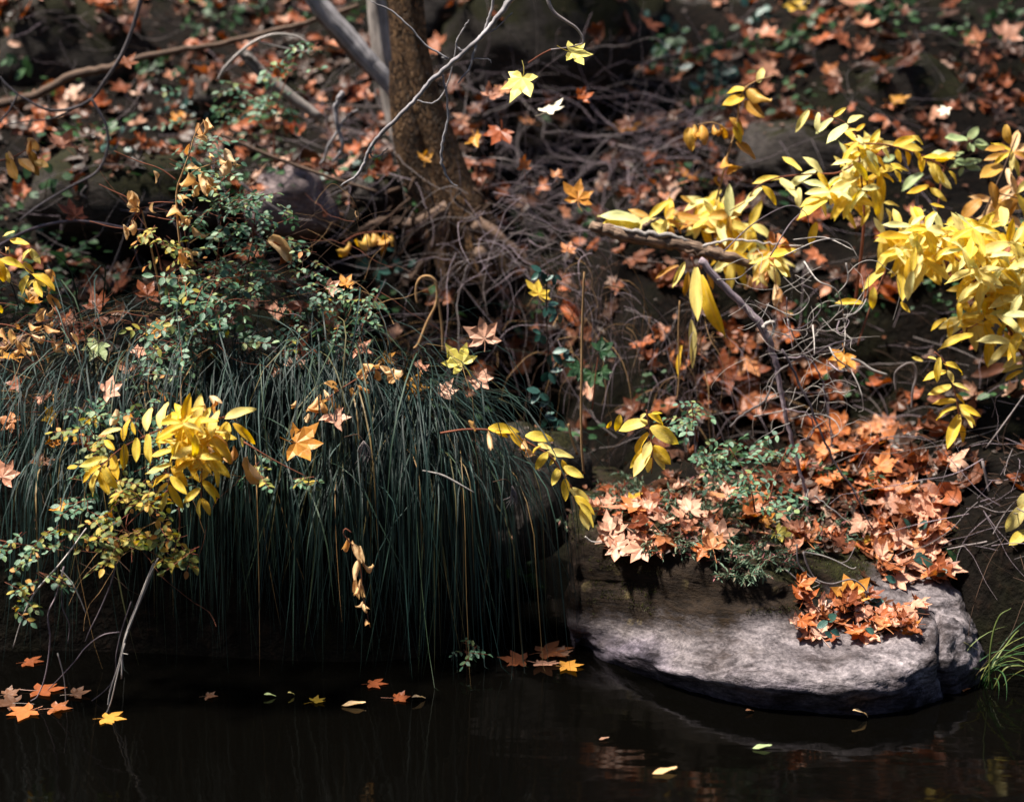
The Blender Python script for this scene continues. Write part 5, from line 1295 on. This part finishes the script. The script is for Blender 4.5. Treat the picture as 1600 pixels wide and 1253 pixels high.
# leaves one can point at
lb = thing('maple_leaf', '', '', (0, 0, 0)); bpy.data.objects.remove(lb)
for px, py, w, ang, mat, var, lab, Y, n in [
    (893, 82, 66, 100, 'lemon', 0, None, 5.1, (.15, -.6, .7)), (816, 122, 84, 200, 'lemon', 4, None, 5.08, (-.35, -.6, .45))]:
    c = P(px, py, Y); nn = Vector(n).normalized()
    o = place_leaf(c, nn, ang, m_of(w, Y) / 1.75, var, mat, 'leaf')
    mw = o.matrix_world.copy(); o.parent = b_; o.matrix_local = Matrix.Translation(-b_.location) @ mw
    if 'label' in o: del o['label']
HERO = [
 (463, 692, 92, 95, 'gold', 1, 'golden orange maple leaf caught upright on the sedge beside the yellow bunch', 4.6, (.1, -.75, .5)),
 (842, 460, 58, 15, 'amber', 4, 'amber star shaped leaf hanging on the rootlets above the teal vine', 5.5, FACE),
 (970, 210, 62, 60, 'gold', 2, 'orange leaf with spread lobes right of the white leaf in the twig heap', None, None),
 (903, 312, 66, 10, 'gold', 4, 'golden leaf standing upright above the left end of the log', 5.75, (.1, -.8, .4)),
 (856, 174, 56, 30, 'pale', 2, 'white leaf with sunlight painted in, lying on the twig heap', 5.9, (-.2, -.4, .85)),
 (818, 262, 40, 0, 'orange', 3, 'dull orange leaf standing in the twig heap right of the trunk', 6.0, FACE),
 (782, 205, 66, 200, 'orange', 4, 'big orange leaf hanging point down in the twig heap by the trunk', 6.0, FACE),
 (765, 150, 46, 40, 'pink', 3, 'tan leaf just under the lower lemon yellow leaf', 6.05, FACE),
 (742, 215, 44, 150, 'gold', 5, 'tan orange curled leaf against the right side of the trunk', 6.1, FACE),
 (664, 250, 32, 10, 'gold', 6, 'small golden leaf cupped against the trunk bark', 6.25, FACE),
 (757, 530, 74, 350, 'pink', 1, 'tallest tan leaf standing on the crest below the hooped stalk', 5.15, (-.1, -.9, .3)),
 (722, 568, 70, 320, 'lemon', 2, 'pale yellow leaf with one long thin lobe below the tallest tan leaf', 5.05, (.1, -.75, .5)),
 (748, 590, 52, 150, 'pink', 0, 'pinkish tan leaf overlapping the pale yellow one', 5.02, (0, -.75, .5)),
 (690, 612, 60, 100, 'pink', 3, 'tan leaf at the right shoulder of the sedge', 4.95, (.1, -.5, .7)),
 (640, 605, 66, 80, 'gold', 5, 'golden brown leaf half under the sedge blades', 4.98, (.1, -.5, .7)),
 (1331, 938, 84, 350, 'gold', 0, 'largest golden leaf on top of the drift on the rock ledge', None, (-.15, -.75, .6)),
 (1122, 843, 66, 20, 'pink', 0, 'pale pink leaf facing up on the front of the rock top', None, (.1, -.7, .6)),
 (1098, 862, 50, 200, 'orange', 5, 'orange leaf tucked under the pale pink leaf', None, (-.1, -.7, .6)),
 (1068, 800, 62, 70, 'pink', 3, 'pink curled leaf in the middle of the rock top plants', None, (0, -.5, .7)),
 (990, 793, 62, 70, 'amber', 2, 'amber star leaf at the left end of the rock top', None, (.1, -.6, .7)),
 (955, 795, 48, 300, 'pink', 3, 'dusty pink leaf left of the amber star leaf', None, (-.1, -.6, .7)),
 (1073, 836, 44, 60, 'pink', 5, 'tan leaf folded over at the rock edge among needles', None, (.2, -.6, .6)),
 (1215, 838, 48, 120, 'lemon', 2, 'pale gold pointed leaf right of the pink leaf on the rock', None, (-.1, -.6, .7)),
 (1190, 818, 46, 130, 'gold', 3, 'light orange leaf lying behind the pale gold pointed leaf', None, (.1, -.6, .7)),
 (1342, 850, 62, 155, 'amber', 4, 'long amber leaf draped down the middle of the mossy rock', None, (.35, -.7, .45)),
 (1248, 919, 54, 80, 'orange', 7, 'curled orange leaf alone on the dark moss of the rock face', None, (0, -.6, .7)),
 (1480, 934, 46, 170, 'pink', 1, 'pinkish leaf leaning on the slate stone at the right end', 4.98, (-.2, -.8, .4)),
 (1400, 905, 62, 150, 'pink', 1, 'big pinkish leaf at the front of the shoulder heap', None, (-.2, -.7, .5)),
 (1412, 830, 52, 30, 'pink', 5, 'tan folded leaf on the right of the shoulder heap', None, (.2, -.7, .5)),
 (1340, 985, 60, 170, 'orange', 1, 'orange leaf pointing down at the lip of the rock ledge', None, (0, -.75, .5)),
 (1415, 985, 44, 120, 'gold', 5, 'golden brown leaf at the right end of the ledge drift', None, (0, -.7, .6)),
 (1375, 965, 50, 60, 'pink', 2, 'pale leaf in the right half of the ledge drift', None, (0, -.7, .6)),
 (1275, 955, 48, 280, 'pink', 3, 'tan leaf at the left start of the ledge drift', None, (-.1, -.7, .6)),
 (1353, 720, 68, 30, 'russet', 1, 'dark russet leaf behind the mossy rock under the wiry roots', None, (.1, -.8, .4)),
 (1378, 735, 54, 100, 'orange', 2, 'bright orange leaf at the right of the drift behind the rock', None, (.2, -.7, .5)),
 (1318, 555, 60, 200, 'gold', 4, 'orange brown leaf hanging within the wiry root loops', 5.45, FACE),
 (1125, 580, 92, 120, 'russet', 0, 'large russet leaf lying in shade under the log', None, (.1, -.7, .5)),
 (1160, 625, 90, 90, 'russet', 2, 'broad rust leaf in deep shade left of the dead branch', None, (0, -.7, .5)),
 (118, 338, 60, 350, 'russet', 4, 'red brown leaf skewered on the thin bowed branch', 5.6, FACE),
 (195, 100, 44, 30, 'orange', 2, 'bright red orange leaf hanging on the grey forked branch', 6.2, FACE),
 (436, 118, 44, 10, 'orange', 3, 'orange leaf caught above the broken branch stub', 6.5, FACE),
 (275, 192, 50, 90, 'gold', 0, 'golden leaf lying flat behind the rose bush', None, (0, -.5, .8)),
 (100, 228, 66, 330, 'pink', 5, 'tan upright leaf in the shade right of the ochre sprig', 6.2, FACE),
 (230, 462, 58, 20, 'russet', 4, 'dark orange leaf behind the left of the rose bush', 5.2, FACE),
 (150, 480, 66, 20, 'russet', 1, 'brown leaf standing among the sedge at left', 5.2, FACE),
 (190, 492, 60, 340, 'brown', 3, 'brown curled leaf beside the standing one at left', 5.15, FACE),
 (213, 552, 42, 40, 'pink', 0, 'small pink leaf poking out between sedge and leaflets', 4.95, FACE),
 (166, 612, 58, 60, 'pink', 1, 'pinkish brown leaf lying above the yellow bunch', 4.75, (.1, -.6, .6)),
 (512, 450, 52, 110, 'pink', 7, 'pale tan pointed leaf hanging in the rose twigs', 5.1, FACE),
 (540, 445, 40, 20, 'gold', 4, 'golden leaf right of the pale tan pointed leaf', 5.15, FACE),
 (520, 650, 60, 160, 'pink', 5, 'pinkish withered leaf under the papery cluster on the sedge', 4.66, FACE),
 (4, 745, 66, 30, 'pink', 1, 'pinkish tan leaf cut by the left edge', 4.6, (.1, -.8, .5)),
 (95, 790, 44, 160, 'gold', 5, 'small orange leaf left of the yellowing leaflets', 4.6, FACE),
 (82, 690, 40, 200, 'ochre' if False else 'gold', 7, 'dim golden curled leaf deep in the sedge at left', 4.8, FACE),
 (75, 650, 50, 100, 'amber', 7, 'yellow brown folded leaf in the sedge above the dim one', 4.85, FACE),
 (870, 315 - 40, 30, 0, 'orange', 5, 'small orange leaf low in the twig heap', 6.0, FACE),
 (795, 60 + 80, 40, 300, 'orange', 2, 'orange leaf behind the stalk of the lemon leaf', 6.2, FACE),
 (905, 152, 44, 80, 'orange', 7, 'rust leaf at the upper right of the twig heap', 6.2, FACE),
 (888, 392, 36, 10, 'orange', 4, 'red orange leaf under the left end of the log', 5.9, FACE),
 (1240, 14, 50, 150, 'amber', 0, 'amber leaf at the top edge of the slope', None, FACE),
 (1397, 165, 44, 90, 'gold', 2, 'gold leaf stuck on the face of the olive boulder', None, FACE),
 (1478, 170, 30, 200, 'pale', 2, 'small white leaf on a stem tip before the olive boulder', 6.3, FACE),
 (1565, 60, 62, 60, 'pink', 2, 'pale pink leaf high on the slope near the right edge', None, (0, -.8, .5)),
 (1290, 120, 44, 40, 'orange', 2, 'red orange leaf left of the olive boulder', None, FACE),
]
for h in HERO:
    mleaf(h[0], h[1], h[2], h[3], h[4], h[5], h[6], h[7], (Gs(.35), -.6, .6 + Gs(.2)) if h[8] is FACE else h[8])
WORD = {'orange': 'orange', 'russet': 'russet', 'pink': 'pinkish tan', 'gold': 'golden orange', 'amber': 'amber', 'pale': 'whitish', 'brown': 'brown', 'lemon': 'pale yellow'}
SHAPE = ['flat open', 'open', 'slightly curled', 'curled', 'cupped', 'tightly curled', 'folded', 'rolled up', 'arched', 'crumpled', 'bowl shaped', 'shrivelled']
ZONES = [
 ((935, 765, 1260, 868), 48, (52, 74), ['pink', 'orange', 'pink', 'pink', 'russet'], 'among needle plants on the rock top'),
 ((1345, 775, 1478, 905), 54, (50, 74), ['pink', 'orange', 'russet', 'pink', 'pink'], 'in the heap on the rock shoulder'),
 ((1240, 940, 1440, 1000), 34, (42, 62), ['pink', 'orange', 'pink', 'russet'], 'in the drift on the rock ledge'),
 ((1240, 665, 1410, 765), 30, (54, 78), ['russet', 'orange', 'orange'], 'in the drift below the wiry roots'),
 ((1010, 520, 1340, 655), 26, (50, 74), ['russet', 'orange', 'brown', 'russet'], 'on the shaded bank below the fallen log'),
 ((560, 520, 830, 640), 12, (40, 58), ['brown', 'orange', 'russet', 'pink'], 'on the bank crest right of the sedge'),
 ((745, 130, 1100, 330), 16, (36, 54), ['orange', 'russet', 'gold', 'brown', 'orange'], 'in the twig heap right of the trunk'),
 ((1100, 0, 1600, 120), 8, (32, 48), ['orange', 'pink', 'orange', 'russet', 'gold'], 'on the slope above the olive boulder'),
 ((1060, 120, 1340, 250), 7, (34, 50), ['orange', 'russet', 'orange'], 'on the slope left of the olive boulder'),
 ((1480, 100, 1600, 320), 4, (36, 50), ['pink', 'orange', 'brown'], 'on the slope right of the olive boulder'),
 ((190, 0, 600, 95), 8, (30, 46), ['orange', 'pink', 'orange', 'gold'], 'above the long brown branch'),
 ((180, 95, 480, 235), 6, (36, 52), ['orange', 'brown', 'russet', 'pink'], 'below the long brown branch'),
 ((0, 230, 300, 460), 10, (40, 56), ['brown', 'russet', 'orange'], 'on the dark bank under the arching branch'),
 ((1370, 640, 1600, 760), 10, (44, 60), ['brown', 'russet', 'brown'], 'in shade behind the dark smooth boulder'),
 ((940, 640, 1080, 760), 20, (44, 60), ['orange', 'pink', 'russet'], 'heaped behind the left end of the rock'),
 ((1230, 330, 1460, 520), 14, (44, 60), ['pink', 'orange', 'brown', 'pink'], 'on the bank between the yellow shrubs'),
 ((1490, 690, 1600, 960), 9, (44, 60), ['russet', 'brown', 'gold', 'russet'], 'on the dark bank right of the rock'),
 ((930, 400, 1100, 480), 8, (44, 60), ['pink', 'orange', 'brown'], 'on the bank just below the fallen log'),
]
seen = {}
for rect, n, sz, mats, where in ZONES:
    for _ in range(n):
        if NLEAF >= 276: break
        m, v = random.choice(mats), random.randrange(12)
        lx, ly = U(rect[0], rect[2]), U(rect[1], rect[3])
        side = ('upper ' if ly < (rect[1] + rect[3]) / 2 else 'lower ') + ['left', 'middle', 'right'][min(2, int(3 * (lx - rect[0]) / (rect[2] - rect[0])))]
        o = mleaf(lx, ly, U(*sz), U(0, 360), m, v, '%s %s maple leaf %s, %s' % (SHAPE[v], WORD[m], where, side), None, None, 'fallen maple leaves on the bank', U(.012, .05))
# ---- the rest of the litter: too many to count
b = MB()
for _ in range(6800):
    x = U(-5.5, 5.5) if rnd() < .6 else U(-2.6, 2.6)
    y = U(5.15, 13) if rnd() < .6 else U(5.3, 9)
    if _ % 11 == 0: x, y = U(.0, 2.3), U(5.0, 6.5)
    if y < shore(x) + (.45 if x < .2 else .22): continue
    if x < -.25 and y < 5.6 and rnd() < .5: continue
    if fbm(Vector((x * 1.1, y * 1.1, 8)), 2) < -.04 and rnd() < .8 and not (x > 0 and y < 6.5 and rnd() < .5): continue
    h = drop(x, y)
    if h is None or h[0].z < .1: continue
    if -.55 < x < .45 and 5.3 < y < 6.5 and rnd() < .88: continue
    if .45 < x < 2.2 and 5.4 < y < 6.4 and rnd() < .55: continue
    v, f, uv = random.choice(MAPLE_G)
    nn = (h[1] + Vector((Gs(.5), -.25 + Gs(.45), .2))).normalized()
    a = U(0, 6.283)
    yv = Vector((math.cos(a), math.sin(a), Gs(.2))); yv = (yv - nn * yv.dot(nn)).normalized()
    S = U(.04, .112)
    m = frame(h[0] + nn * U(.005, .035), h[0] + nn * .02 + yv * S, nn)
    if rnd() < .3:
        v, f, uv = random.choice(OV_DRY if rnd() < .6 else OV_FRESH)
        m = frame(h[0] + nn * U(.005, .03), h[0] + nn * .02 + yv * S * U(.9, 1.6), nn, None, U(.8, 1.6))
        b.add([m @ Vector(q) for q in v], f, uv, True)
        continue
    nv = len(v) - 12            # no stalk
    b.add([m @ Vector(q) for q in v[:nv]], [q for q in f if max(q) < nv], uv[:nv], False)
tag(link('leaf_litter', b.mesh('leaf_litter', M['litter'])), 'mixed dead leaves carpeting the slope', 'leaf litter', None, 'stuff')
# green ground cover among the litter
b = MB()
for _ in range(260):
    x, y = U(-3.5, 3.5), U(5.6, 10.5)
    if fbm(Vector((x * .9 + 4, y * .9, 2)), 2) < -.1: continue
    h = drop(x, y)
    if h is None: continue
    for _ in range(random.randint(8, 22)):
        p = h[0] + Vector((Gs(.09), Gs(.07), U(.02, .14)))
        v, f, uv = random.choice(LF_G)
        a = U(0, 6.283); S = U(.03, .06)
        m = frame(p, p + Vector((math.cos(a), math.sin(a), Gs(.3))) * S, (Gs(.4), -.3 + Gs(.4), 1))
        b.add([m @ Vector(q) for q in v], f, uv)
tag(link('ground_cover', b.mesh('ground_cover', M['green'])), 'scattered low green ground cover on the slope', 'ground cover', None, 'stuff')
# small crumbs: leaf bits and broken pieces that fill the gaps
b = MB()
for _ in range(5000):
    x, y = U(-3.2, 3.2), U(5.0, 9.5)
    h = drop(x, y)
    if h is None or h[0].z < .2: continue
    v, f, uv = random.choice(LF_G)
    a = U(0, 6.283); nn = (h[1] + Vector((Gs(.5), Gs(.5), 0))).normalized()
    S = U(.012, .034)
    m = frame(h[0] + nn * .01, h[0] + nn * .012 + Vector((math.cos(a), math.sin(a), 0)) * S, nn)
    b.add([m @ Vector(q) for q in v], f, uv, False)
tag(link('leaf_crumbs', b.mesh('leaf_crumbs', M['crumb'])), 'broken leaf crumbs between the fallen leaves', 'leaf litter', None, 'stuff')

# leaves lodged in the drift twigs
b = MB()
for _ in range(75):
    h = hit(U(735, 1090), U(140, 350))
    if not h or h[0].y > 7.6: continue
    v, f, uv = random.choice(MAPLE_G)
    p = h[0] + Vector((0, -U(.05, .3), U(.03, .2)))
    nn = Vector((Gs(.5), -.5 + Gs(.4), .7)).normalized()
    yv = Vector((Gs(1), Gs(.6), Gs(.8))); yv = (yv - nn * yv.dot(nn)).normalized()
    nv = len(v) - 12
    m = frame(p, p + yv * U(.05, .085), nn)
    b.add([m @ Vector(q) for q in v[:nv]], [q for q in f if max(q) < nv], uv[:nv], False)
tag(link('lodged_leaves', b.mesh('lodged_leaves', M['litter'])), 'dead leaves lodged among the drift twigs', 'leaf litter', None, 'stuff')
# leaves matted under the singled-out ones on the rock
b = MB()
for poly_, n in [((940, 755, 1300, 860), 110), ((1290, 760, 1480, 915), 120), ((1245, 945, 1430, 998), 40), ((1230, 660, 1420, 770), 60), ((1040, 740, 1300, 800), 60)]:
    for _ in range(n):
        h = hit(U(poly_[0], poly_[2]), U(poly_[1], poly_[3]))
        if not h or h[0].y > 6.3 or h[0].z < .15: continue
        q0 = to_px(h[0])
        if 1262 < q0[0] < 1345 and 868 < q0[1] < 940: continue
        v, f, uv = random.choice(MAPLE_G)
        nn = (h[1] * .7 + Vector((Gs(.5), -.1 + Gs(.4), .6))).normalized()
        yv = Vector((Gs(1), Gs(1), Gs(.4))); yv = (yv - nn * yv.dot(nn)).normalized()
        S = U(.045, .07); nv = len(v) - 12
        m = frame(h[0] + nn * U(.004, .02), h[0] + nn * .01 + yv * S, nn)
        b.add([m @ Vector(q) for q in v[:nv]], [q for q in f if max(q) < nv], uv[:nv], False)
tag(link('leaf_mat', b.mesh('leaf_mat', M['litter'])), 'matted dead leaves under the bright ones on the rock', 'leaf litter', None, 'stuff')

# dead leaves caught in the sedge and shrubs
EXTRA = [(30, 600), (70, 620), (110, 590), (20, 660), (130, 690), (60, 720), (200, 575), (330, 560), (400, 540), (430, 590), (380, 600), (460, 570), (250, 510), (100, 500), (45, 470), (340, 430), (470, 480), (600, 560), (655, 575), (560, 545), (500, 610), (310, 640), (20, 560), (160, 720)]
for i, (x, y) in enumerate(EXTRA):
    m, v = random.choice(['russet', 'brown', 'pink', 'gold', 'orange', 'brown']), random.randrange(12)
    Y_ = 4.88 + .0012 * (640 - y)
    o = mleaf(x, y, U(38, 58), U(0, 360), m, v, '%s %s maple leaf caught %s' % (SHAPE[v], WORD[m], 'in the sedge left of the yellow bunch' if y > 580 and x < 250 else 'on the crest of the sedge' if y > 530 else 'among the rose twigs on the left bank'), Y_, (Gs(.4), -.5 + Gs(.25), .7), 'fallen maple leaves on the bank')

# ---- leaves afloat
def floater(px, py, wpx, ang, mat, var, lab, asp=1, z=.004, tilt=None):
    c = PW(px, py); c.z = z
    o = place_leaf(c, Vector(tilt or (Gs(.06), Gs(.06), 1)), ang, m_of(wpx * .88, c.y) / 1.75, var, mat, 'floating_leaf')
    o.matrix_world = o.matrix_world @ Matrix.Diagonal((1, 1, .38, 1))
    zmin = min((o.matrix_world @ v.co).z for v in o.data.vertices)
    if zmin < -.004: o.location.z += (-.004 - zmin) * .7
    tag(o, lab, 'leaf', 'leaves floating on the creek')
for a in [(850, 1020, 110, 40, 'russet', 4, 'russet leaf at the back of the floating raft beside the rock'), (815, 1033, 80, 280, 'russet', 2, 'rusty leaf at the left end of the floating raft'), (845, 1038, 84, 160, 'pink', 1, 'pinkish pale leaf at the front of the floating raft'),
          (882, 1042, 74, 110, 'gold', 0, 'golden leaf at the right end of the floating raft'), (870, 1022, 70, 60, 'brown', 3, 'brown curled leaf in the middle of the floating raft'),
          (20, 1100, 90, 300, 'brown', 3, 'brown leaf in the floating cluster at the left edge'), (45, 1112, 90, 200, 'orange', 1, 'red orange leaf in the floating cluster at lower left'), (85, 1108, 70, 90, 'russet', 5, 'russet leaf right of the red orange floating leaf'), (60, 1080, 90, 60, 'russet', 2, 'dark leaf behind the floating cluster at lower left'), (115, 1086, 70, 80, 'brown', 7, 'dim brown leaf floating behind the white stalks'), (10, 1086, 60, 30, 'brown', 3, 'brown leaf floating at the far left edge'), (42, 1036, 60, 80, 'russet', 4, 'rust leaf floating under the rose canes'),
          (165, 1124, 74, 80, 'gold', 4, 'golden leaf floating where the white stalks meet the water'), (325, 1089, 40, 80, 'brown', 5, 'small brown leaf floating before the sedge'), (492, 1097, 44, 20, 'amber', 10, 'curled yellow leaf floating upright below the sedge'), (580, 1070, 60, 80, 'russet', 4, 'dim russet leaf floating against the sedge'), (620, 1092, 60, 80, 'russet', 3, 'dim brown leaf floating right of the yellow curled one'), (1505, 1078, 30, 80, 'orange', 5, 'small orange leaf in the water at the right end of the rock')]:
    floater(*a)
for px, py, tx, ty, mat, lab in [(1176, 1171, 1206, 1169, 'palegreen', 'pale green oval leaf floating alone in front of the rock'), (1332, 1126, 1360, 1121, 'tan', 'tan oval leaf floating right under the rock'), (1020, 1211, 1058, 1204, 'tan', 'tan oval leaf floating at the bottom of the picture'), (534, 1104, 572, 1103, 'tan', 'thin straw coloured leaf floating below the sedge'), (644, 1098, 666, 1092, 'tan', 'thin tan leaf floating at the right end of the sedge'), (936, 1157, 952, 1155, 'brown', 'tiny dull leaf floating in open water'), (1165, 1115, 1178, 1112, 'brown', 'tiny dull leaf floating under the rock'), (412, 1091, 432, 1089, 'palegreen', 'small pale leaf floating left of the curled yellow one'), (450, 1090, 462, 1086, 'buff', 'tiny pale leaf floating next to the curled yellow one')]:
    a_, b2 = PW(px, py), PW(tx, ty)
    a_.z = b2.z = .006
    o = bpy.data.objects.new('floating_leaf', oval_mesh(random.randrange(8), mat, False, 'floating_leaf')); COL.objects.link(o)
    mm = frame(a_, b2, (0, 0, 1), None, 1.1); o.matrix_world = mm
    zmin = min((mm @ v.co).z for v in o.data.vertices); o.location.z += .003 - zmin
    tag(o, lab, 'leaf', 'leaves floating on the creek')

# ------------------------------------------------------------------ green plants
def leafy(name, label, cat, lst, mat, Y, stemp=None, w=1.4, lift=None, smat='twig_dark', tri=False):
    root = thing(name, label, cat, P(lst[0][0], lst[0][1], Y))
    if stemp: stems(root, [(s, [1.2, 1, .7]) for s in stemp], Y, smat)
    if tri:
        l2 = []
        for q in lst:
            a0 = q[3] if len(q) > 3 else U(90, 270)
            for da in (-62, 0, 62):
                a = math.radians(a0 + da)
                l2.append((q[0] + math.sin(a) * q[2] * .38, q[1] - math.cos(a) * q[2] * .38, q[2] * .68, a0 + da))
        lst = l2
    for q in lst:
        x, y, L = q[:3]; a = math.radians(q[3] if len(q) > 3 else U(0, 360))
        yy = Y
        if lift is not None:
            h = hit(x, y)
            yy = h[0].y - lift if h else Y
        base = P(x - math.sin(a) * L * .5, y + math.cos(a) * L * .5, yy); tip = P(x + math.sin(a) * L * .5, y - math.cos(a) * L * .5, yy + Gs(.01))
        m = frame(base, tip, (Gs(.25), -.65, .65), None, w)
        part('leaf', leaflet_mesh(random.randrange(6), mat), root, m)
    return root
leafy('ivy', 'teal round leaved vine creeping over the right shoulder of the rock', 'ivy', [(1438, 872, 30), (1412, 893, 24), (1424, 956, 26), (1368, 943, 24), (1386, 962, 20), (1408, 960, 22), (1434, 958, 24), (1298, 965, 22), (1285, 975, 20), (1293, 992, 18), (1306, 988, 18), (1452, 880, 26), (1470, 895, 22), (1440, 790, 22), (1418, 818, 20), (1442, 820, 20), (1390, 905, 18), (1275, 942, 18), (1360, 985, 16)], 'ivy', 5, None, 1.1, lift=.06)
leafy('ivy_vine', 'teal leaved vine hanging down beside the straw stalk', 'ivy', [(848, 424, 30), (866, 430, 22), (855, 478, 26), (872, 490, 24), (846, 522, 24), (862, 552, 34), (880, 560, 24), (858, 580, 30), (846, 612, 34), (858, 625, 26), (850, 652, 26), (872, 655, 24)], 'ivy', 5.35, [[(855, 420), (854, 480), (856, 540), (860, 600), (859, 690)]], 1.0, tri=True)
gp = thing('maple_seedling', 'small seedling with deep green lobed leaves in the dark gap', 'plant', P(930, 590, 5.35))
stems(gp, [([(925, 640), (930, 590), (935, 555)], [1.2, 1.1, .8])], 5.35)
for x, y, w_, ang, v in [(938, 548, 52, 60, 0), (925, 585, 56, 190, 1), (905, 575, 46, 230, 2), (940, 580, 40, 150, 0)]:
    c = P(x, y, 5.35 + Gs(.02)); o = place_leaf(c, Vector((.1, -.8, .5)), ang, m_of(w_, 5.35) / 1.75, v, 'green', 'leaf')
    mw = o.matrix_world.copy(); o.parent = gp; o.matrix_local = Matrix.Translation(-gp.location) @ mw
c = P(153, 538, 4.95); o = place_leaf(c, Vector((.05, -.8, .6)), 200, m_of(52, 4.95) / 1.5, 4, 'palegreen', 'green_leaf'); tag(o, 'lone broad green leaf left of the rose bush', 'leaf')
leafy('green_shoot', 'green shoot with narrow leaves beside the slate stone', 'plant', [(1492, 872, 34, 335), (1518, 884, 40, 70), (1478, 903, 22, 310), (1508, 924, 24, 60), (1500, 862, 22, 20), (1520, 924, 18, 80), (1485, 890, 24, 330)], 'green', 5.0, [[(1500, 940), (1492, 905), (1488, 865)]], .55)
for lab, pth in [('dark fern frond drooping at the right of the rock top plants', [(1372, 735), (1368, 760), (1380, 790)]), ('dark fern frond below the wiry roots on the rock', [(1262, 725), (1290, 735), (1320, 745)]), ('feathery fern frond near the moss behind the shoulder heap', [(1345, 760), (1360, 775), (1385, 785)])]:
    fr = thing('fern', lab, 'fern', P(pth[0][0], pth[0][1], 5.3))
    spray(fr, pth, 5.3, 11, 15, 'green', False, 70, .1, 'twig_dark', .8, None, True, .01)
leafy('green_shoot', 'low dark leafy shoots on the bank behind the grass tuft', 'plant', [(1560 + Gs(22), 900 + Gs(40), U(16, 28)) for _ in range(26)], 'green', 5.0, [[(1560, 960), (1565, 900), (1560, 850)], [(1580, 960), (1590, 900), (1585, 860)]], .8)
k = 0
# green ground plants on the slope, soft with distance
where_ = ['by the top edge', 'below the amber leaf', 'left of the olive boulder', 'at the left edge', 'under the long brown branch', 'near the hooped branch', 'at the upper right corner', 'behind the twig heap', 'by the pinkish stone', 'above the bowed branch', 'in the gap between boulders', 'right of the biggest boulder', 'under the right yellow mass', 'left of the dead pole', 'near the dim ochre leaves', 'beside the arching branch', 'behind the ochre shrub', 'behind the root tangle']
for (px, py, n, L) in [(1075, 90, 16, 26), (1260, 50, 22, 26), (1130, 60, 14, 24), (15, 105, 8, 34), (330, 45, 18, 24), (230, 110, 14, 26), (1380, 15, 14, 30), (1110, 115, 14, 30), (180, 230, 10, 22), (70, 290, 8, 32), (1040, 65, 10, 28), (1200, 15, 10, 26), (1470, 450, 16, 18), (410, 15, 14, 24), (585, 420, 8, 34), (290, 170, 20, 22), (1580, 40, 10, 24), (1340, 470, 20, 16), (1110, 160, 12, 26), (560, 250, 8, 22), (25, 360, 8, 28), (1290, 480, 16, 16), (1340, 600, 10, 16), (820, 350, 8, 22), (940, 340, 10, 22), (1020, 610, 10, 18)]:
    h = hit(px, py)
    if not h: continue
    lst = []
    for _ in range(int(n * 1.5)):
        lst.append((px + Gs(26), py + Gs(15), L * U(.4, .75)))
    q = leafy('green_plant', 'low green plant among dead leaves ' + (where_[k] if k < len(where_) else ['left of the pinkish stone', 'at the left edge by the yellow leaves', 'under the upper yellow shrub', 'in the shade right of the roots', 'above the dark hollow', 'at the left end of the log', 'behind the fan of yellow leaves', 'x'][k - len(where_)]), 'plant', lst, random.choice(['green', 'green', 'ivy']), h[0].y - .12, [[(px, py + 22), (px + 3, py), (px + 6, py - 12)]], 1.2)
    k += 1

# ------------------------------------------------------------------ needle plants on the rock: a mat nobody could count
b = MB()
for x0, y0, x1, y1, n in [(935, 760, 1080, 800, 55), (1010, 800, 1130, 880, 60), (1080, 770, 1250, 850, 85), (1130, 850, 1200, 905, 45), (1200, 830, 1270, 890, 30), (1240, 770, 1350, 850, 45), (940, 745, 1200, 775, 40), (865, 818, 885, 830, 4), (930, 780, 990, 800, 14)]:
    for _ in range(n):
        px, py = U(x0, x1), U(y0, y1)
        h = hit(px, py)
        if not h or h[0].y > 6: continue
        p0 = h[0]
        d0 = (Vector((Gs(.9), -.5 + Gs(.5), U(.1, .7)))).normalized()
        Ls = U(.03, .07)
        b.tube([p0, p0 + d0 * Ls * .6 + Vector((0, 0, .008)), p0 + d0 * Ls], [.0016, .0013, .001], 3, False)
        for j in range(11):
            at = p0 + d0 * Ls * (.25 + .75 * j / 10)
            dv = (d0 * .6 + Vector((Gs(.7), Gs(.7), Gs(.6)))).normalized()
            l = U(.016, .03)
            v, f, uv = LF_G[j % 6]
            m = frame(at, at + dv * l, (Gs(.4), Gs(.4), 1), None, .36)
            b.add([m @ Vector(q) for q in v], f, uv)
tag(link('needle_plants', b.mesh('needle_plants', M['sedum'])), 'mat of grey green and reddish needle plants on the rock top', 'ground cover', None, 'stuff')
# moss fuzz along the rock's upper edge
b = MB()
for _ in range(9000):
    px, py = U(893, 1500), U(800, 960)
    h = hit(px, py)
    if not h or h[0].y > 5.6: continue
    if h[1].z < .25 or fbm(h[0] * 3.5, 2) < -.05: continue
    d = (h[1] + Vector((Gs(.4), Gs(.4), Gs(.4)))).normalized(); s = U(.005, .011)
    sd = d.cross(Vector((Gs(1), Gs(1), Gs(1)))).normalized() * .0016
    b.add([h[0] - sd, h[0] + sd, h[0] + d * s], [(0, 1, 2)], [(0, 0), (1, 0), (.5, 1)])
tag(link('moss', b.mesh('moss', leaf_mat('moss_fuzz', [(0, (0.02, 0.026, 0.006)), (1, (0.10, 0.11, 0.03))], spot=0, island=True))), 'short olive moss growing on the upper rock', 'moss', None, 'stuff')
